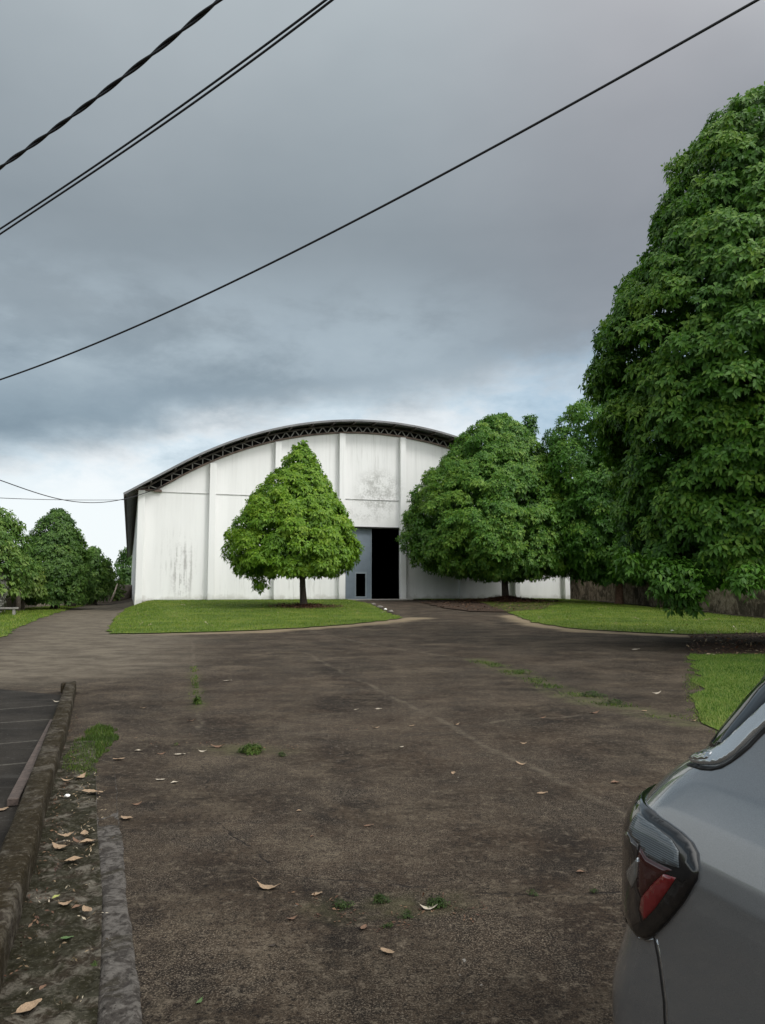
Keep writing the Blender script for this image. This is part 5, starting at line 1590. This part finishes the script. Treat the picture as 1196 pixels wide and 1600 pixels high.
def strip(name, pts, width, mat, off, parent=None, side=1):
    """narrow band along a polyline of (l, z)"""
    pts = np.asarray(pts, float); out_l, out_r = [], []
    for i in range(len(pts)):
        d = pts[min(i + 1, len(pts) - 1)] - pts[max(i - 1, 0)]; d = d / np.linalg.norm(d); nn = np.array([-d[1], d[0]])
        wd = width[i] if hasattr(width, '__len__') else width
        out_l.append(pts[i] + nn * wd / 2); out_r.append(pts[i] - nn * wd / 2)
    return patch(name, out_l + out_r[::-1], mat, off, parent, side, grid=0.008, skirt=0.004)


lampo = LZ([(1009, 1254), (1020, 1266), (1042.7, 1284), (1064, 1298.5), (1081, 1315.6), (1090, 1333), (1092.4, 1358), (1091, 1375.5), (1068.4, 1412), (1042.7, 1444), (1023.5, 1463), (1012.8, 1468), (1000, 1464), (990, 1450)])
zb, zt_ = lampo[-1][1], lampo[0][1]
lampo = lampo + [(-1.10, zb + 0.02), (-1.28, 0.70), (-1.30, 0.82), (-1.22, zt_ - 0.03), (-1.02, zt_ - 0.004)]
clear = LZ([(990, 1300), (1006, 1274), (1026, 1288.5), (1057, 1313.5), (1067.5, 1331), (1069, 1357), (1034, 1347), (1020, 1338), (1006, 1318)])
red = LZ([(1046, 1364), (1064, 1370), (1030, 1420), (1014, 1437), (1008.5, 1419), (1011, 1401), (1032, 1377)])
dred = LZ([(1008, 1325), (1018, 1340), (1034, 1349), (1058, 1360), (1045, 1363), (1031, 1376), (1010, 1400), (1004, 1385), (1004, 1350)])
chro = LZ([(1006, 1338), (1004, 1368), (997, 1386), (991, 1374), (989, 1362)])
smoke = LZ([(983, 1300), (990, 1302), (1005, 1320), (1003, 1350), (1003, 1388), (1008, 1402), (1006, 1420), (1010, 1440), (996, 1448), (985, 1430)])
for side in (1, -1):
    tl = patch('taillight', lampo, M['gloss'], 0.013, None, side)
    patch('clear_lens', clear, M['clear'], 0.0165, tl, side, 0.010, 0.006, 0.95)
    patch('red_reflector', red, M['red'], 0.0165, tl, side, 0.010, 0.006, 0.95)
    patch('dark_lens', dred, M['darkred'], 0.0155, tl, side, 0.010, 0.006, 0.95)
    patch('smoked_lens', smoke, M['smoke'], 0.0150, tl, side, 0.010, 0.006, 0.95)
    patch('lamp_bowl', chro, M['chrome'], 0.018, tl, side, 0.008, 0.006, 0.95)
    # rear quarter window, bright pillar strip under it, black gap under that
    win = LZ([(1109, 1166), (1120, 1151), (1140, 1126), (1165, 1094), (1196, 1062), (1230, 1030), (1270, 1000), (1270, 1045), (1230, 1074), (1196, 1104), (1165, 1133), (1145, 1152), (1135, 1163), (1121, 1169)])
    patch('quarter_window', win, M['glass'], 0.006, None, side)
    pil = LZ([(1081, 1191), (1092, 1183), (1104, 1176), (1121, 1172), (1135, 1165), (1150, 1150), (1165, 1136), (1196, 1107), (1230, 1077), (1270, 1048), (1270, 1066), (1230, 1103), (1196, 1134), (1165, 1164), (1150, 1178), (1138, 1187), (1124, 1194), (1108, 1196), (1094, 1195)])
    patch('window_trim', pil, M['silver'], 0.012, None, side, 0.008, 0.006, 0.90)
    gap = LZ([(1077, 1194), (1086, 1197), (1100, 1200.5), (1116, 1201), (1130, 1197), (1143, 1190), (1155, 1180), (1170, 1167), (1196, 1141), (1230, 1110), (1270, 1073)])
    strip('window_seal', gap, [0.007, 0.009, 0.010, 0.011, 0.011, 0.011, 0.011, 0.011, 0.012, 0.012, 0.012], M['rubber'], 0.004, None, side)
    hl = LZ([(1083, 1190), (1096, 1181), (1112, 1178), (1120, 1180), (1112, 1190), (1096, 1193)])
    patch('trim_tip', hl, M['chrome'], 0.0145, None, side, 0.008, 0.004, 0.92)
    # joint between bumper and quarter panel, and the bright line below the lamp
    seam = LZ([(1022, 1464), (1026, 1482), (1030, 1505), (1034, 1535), (1037, 1565), (1039.5, 1600), (1041, 1650), (1041, 1720)])
    strip('bumper_joint', seam, 0.006, M['rubber'], 0.0016, None, side)
    strip('bumper_joint', [(a + 0.010, b) for a, b in seam], 0.006, M['chrome'], 0.0022, None, side)
    rim_ = LZ([(981, 1433), (989, 1451.5), (1000, 1466), (1012.8, 1470), (1021, 1467)])
    strip('lamp_rim', rim_, 0.004, M['chrome'], 0.006, None, side)
    # side windows and door joints farther forward
    patch('side_window', [(0.62, 1.17), (1.30, 1.15), (1.30, 1.46), (0.95, 1.48)], M['glass'], 0.004, None, side, 0.03)
    patch('side_window', [(1.36, 1.15), (2.05, 1.12), (1.62, 1.44), (1.36, 1.47)], M['glass'], 0.004, None, side, 0.03)
    strip('door_joint', [(1.33, 0.30), (1.33, 0.7), (1.33, 1.12)], 0.006, M['rubber'], 0.002, None, side)
    strip('door_joint', [(0.52, 0.62), (0.50, 0.9), (0.56, 1.12)], 0.006, M['rubber'], 0.002, None, side)
    patch('door_handle', [(0.62, 0.90), (0.80, 0.90), (0.80, 0.925), (0.62, 0.925)], M['paint'], 0.03, None, side)
# rear screen and plate recess on the tailgate
patch('rear_window', [(-1.02, 1.13), (-1.33, 1.13), (-1.24, 1.42), (-1.02, 1.42)], M['glass'], 0.005, None, 1, 0.03)
patch('rear_window', [(-1.02, 1.13), (-1.33, 1.13), (-1.24, 1.42), (-1.02, 1.42)], M['glass'], 0.005, None, -1, 0.03)
# wheels
for pw in (-1.15, 1.22):
    for side in (1, -1):
        c = to_world(np.array(pw), np.array(0.745), np.array(0.31), side); ax = NRM * side
        t_ = MB(); rr_ = [(0.19, -0.10), (0.29, -0.105), (0.31, -0.08), (0.31, 0.08), (0.29, 0.108), (0.19, 0.10)]
        Vw, Fw = [], []
        for i in range(32):
            a = 2 * math.pi * i / 32
            e = FWD * math.cos(a) + np.array([0, 0, 1.0]) * math.sin(a)
            for r_, o_ in rr_: Vw.append(c + e * r_ + ax * o_)
        for i in range(32):
            for k in range(6):
                Fw.append((i * 6 + k, i * 6 + (k + 1) % 6, ((i + 1) % 32) * 6 + (k + 1) % 6, ((i + 1) % 32) * 6 + k))
        wh = empty('wheel'); wh.parent = car
        car_obj('tyre', np.array(Vw), Fw, M['tyre'], wh)
        Vw, Fw = [], []
        for i in range(32):
            a = 2 * math.pi * i / 32; e = FWD * math.cos(a) + np.array([0, 0, 1.0]) * math.sin(a)
            dip = 0.06 if (i % 6) < 3 else 0.085
            for r_, o_ in ((0.195, 0.095), (0.15, dip), (0.05, 0.09)): Vw.append(c + e * r_ + ax * o_)
        Vw.append(c + ax * 0.095)
        for i in range(32):
            j = (i + 1) % 32
            Fw += [(i * 3, j * 3, j * 3 + 1, i * 3 + 1), (i * 3 + 1, j * 3 + 1, j * 3 + 2, i * 3 + 2), (i * 3 + 2, j * 3 + 2, 96)]
        car_obj('rim', np.array(Vw), Fw, M['alloy'], wh, False)

# ------------------------------------------------------------------ sky and light
SUN_AZ, SUN_EL = R(128), R(46)        # measured clockwise from +Y: the light comes from behind, right
world = bpy.data.worlds.new('World'); scene.world = world; world.use_nodes = True
t = NT(world.node_tree)
for n_ in list(t.n): t.n.remove(n_)
wo = t.node('ShaderNodeOutputWorld'); bg = t.node('ShaderNodeBackground'); t.l.new(bg.outputs[0], wo.inputs[0])
sky = t.node('ShaderNodeTexSky'); sky.sky_type = 'NISHITA'; sky.sun_disc = False; sky.sun_elevation = SUN_EL; sky.sun_rotation = SUN_AZ
sky.air_density = 1.0; sky.dust_density = 1.5; sky.ozone_density = 1.0
dirv = t.node('ShaderNodeTexCoord').outputs['Generated']
sx = t.node('ShaderNodeSeparateXYZ'); t.put(sx.inputs[0], dirv)
X, Y, Z = sx.outputs
zc = t.math('MAXIMUM', Z, 0.0)
inv = t.math('DIVIDE', 1.0, t.math('ADD', zc, 0.16))
plane = t.node('ShaderNodeCombineXYZ'); t.put(plane.inputs[0], t.math('MULTIPLY', X, inv)); t.put(plane.inputs[1], t.math('MULTIPLY', Y, inv)); plane.inputs[2].default_value = 0.37
P_ = plane.outputs[0]
az = t.math('DIVIDE', X, t.math('MAXIMUM', t.math('ABSOLUTE', Y), 0.2))
n1 = t.noise(P_, 1.1, 5, 0.55, 0.1); n2 = t.noise(P_, 3.4, 6, 0.6, 0.1); n3 = t.noise(t.scale3(dirv, (3.2, 3.2, 7.0)), 1.5, 7, 0.6, 0.1)
n5 = t.noise(t.scale3(dirv, (7, 7, 15)), 1.3, 8, 0.62, 0.15)
thr = t.math('ADD', 0.232, t.math('MULTIPLY', t.math('MINIMUM', t.math('MAXIMUM', az, -0.6), 0.6), 0.19))
edge = t.math('ADD', Z, t.math('MULTIPLY', t.math('SUBTRACT', n3, 0.5), 0.13))
edge = t.math('ADD', edge, t.math('MULTIPLY', t.math('SUBTRACT', n5, 0.5), 0.07))
deck = t.sm(t.math('SUBTRACT', edge, thr), -0.030, 0.055)
# underside of the deck: darkest low down, paler overhead
up_c = t.ramp(Z, [(0.15, (2.35, 3.10, 3.68)), (0.24, (2.50, 3.20, 3.75)), (0.33, (3.05, 3.62, 4.05)), (0.43, (2.82, 3.28, 3.62)), (0.52, (3.30, 3.76, 4.08)), (0.64, (4.4, 4.9, 5.2)), (0.85, (7.5, 8.0, 8.3))])
warm = t.sm(az, -0.05, 0.40)
up_c = t.mix(warm, up_c, t.mix(1.0, up_c, (0.98, 0.90, 0.90), 'MULTIPLY'))
up_c = t.mix(1.0, up_c, t.ramp(n1, [(0.28, (0.84, 0.86, 0.87)), (0.72, (1.14, 1.13, 1.12))]), 'MULTIPLY')
pale = t.math('MULTIPLY', t.math('MULTIPLY', t.sm(Z, 0.20, 0.29), t.sm(Z, 0.42, 0.31)), t.math('MULTIPLY', t.sm(az, 0.30, 0.0), t.sm(n3, 0.36, 0.62)))
up_c = t.mix(t.math('MULTIPLY', pale, 0.75), up_c, (4.4, 5.25, 5.85))
up_c = t.mix(t.sm(Z, 0.42, 0.2), up_c, t.mix(1.0, up_c, t.ramp(n5, [(0.30, (0.88, 0.90, 0.92)), (0.70, (1.12, 1.12, 1.11))]), 'MULTIPLY'))
# bright band below it
lowb = t.ramp(n5, [(0.28, (5.0, 6.2, 7.0)), (0.46, (7.4, 8.5, 9.2)), (0.62, (9.6, 10.0, 10.2))])
lowb = t.mix(t.sm(az, 0.00, 0.28), lowb, t.mix(1.0, lowb, (0.58, 0.68, 0.77), 'MULTIPLY'))
lowb = t.mix(t.sm(Z, 0.17, 0.09), lowb, (9.4, 10.0, 10.2))
cl = t.mix(deck, lowb, up_c)
# unseen bright lobe added to the sky behind the view, to light the facade
back = t.sm(t.vm('DOT_PRODUCT', dirv, (math.sin(SUN_AZ) * 0.62, math.cos(SUN_AZ) * 0.62, 0.785)), 0.30, 0.95)
cl = t.mix(back, cl, (25.0, 25.0, 24.4))
col = t.mix(0.94, sky.outputs[0], cl)
t.put(bg.inputs[0], col); bg.inputs[1].default_value = 0.10

sl = bpy.data.lights.new('sun', 'SUN'); sl.energy = 1.5; sl.angle = R(14); sl.color = (1.0, 0.975, 0.94)
so = bpy.data.objects.new('sun', sl); COL.objects.link(so)
sd = Vector((math.sin(SUN_AZ) * math.cos(SUN_EL), math.cos(SUN_AZ) * math.cos(SUN_EL), math.sin(SUN_EL)))
so.rotation_euler = sd.to_track_quat('Z', 'Y').to_euler(); so.location = (8, -20, 25)

# ------------------------------------------------------------------ camera
cam = bpy.data.cameras.new('camera'); co_ = bpy.data.objects.new('camera', cam); COL.objects.link(co_)
cam.sensor_fit = 'VERTICAL'; cam.sensor_height = 36.0; cam.lens = FOC / 1600 * 36.0
cam.clip_start = 0.05; cam.clip_end = 6000
co_.location = (0, 0, EYE); co_.rotation_euler = (R(90) + PITCH, 0, 0)
scene.camera = co_
scene.view_settings.view_transform = 'Standard'; scene.view_settings.look = 'None'
scene.view_settings.exposure = 0.0; scene.view_settings.gamma = 1.0
scene.cycles.max_bounces = 6
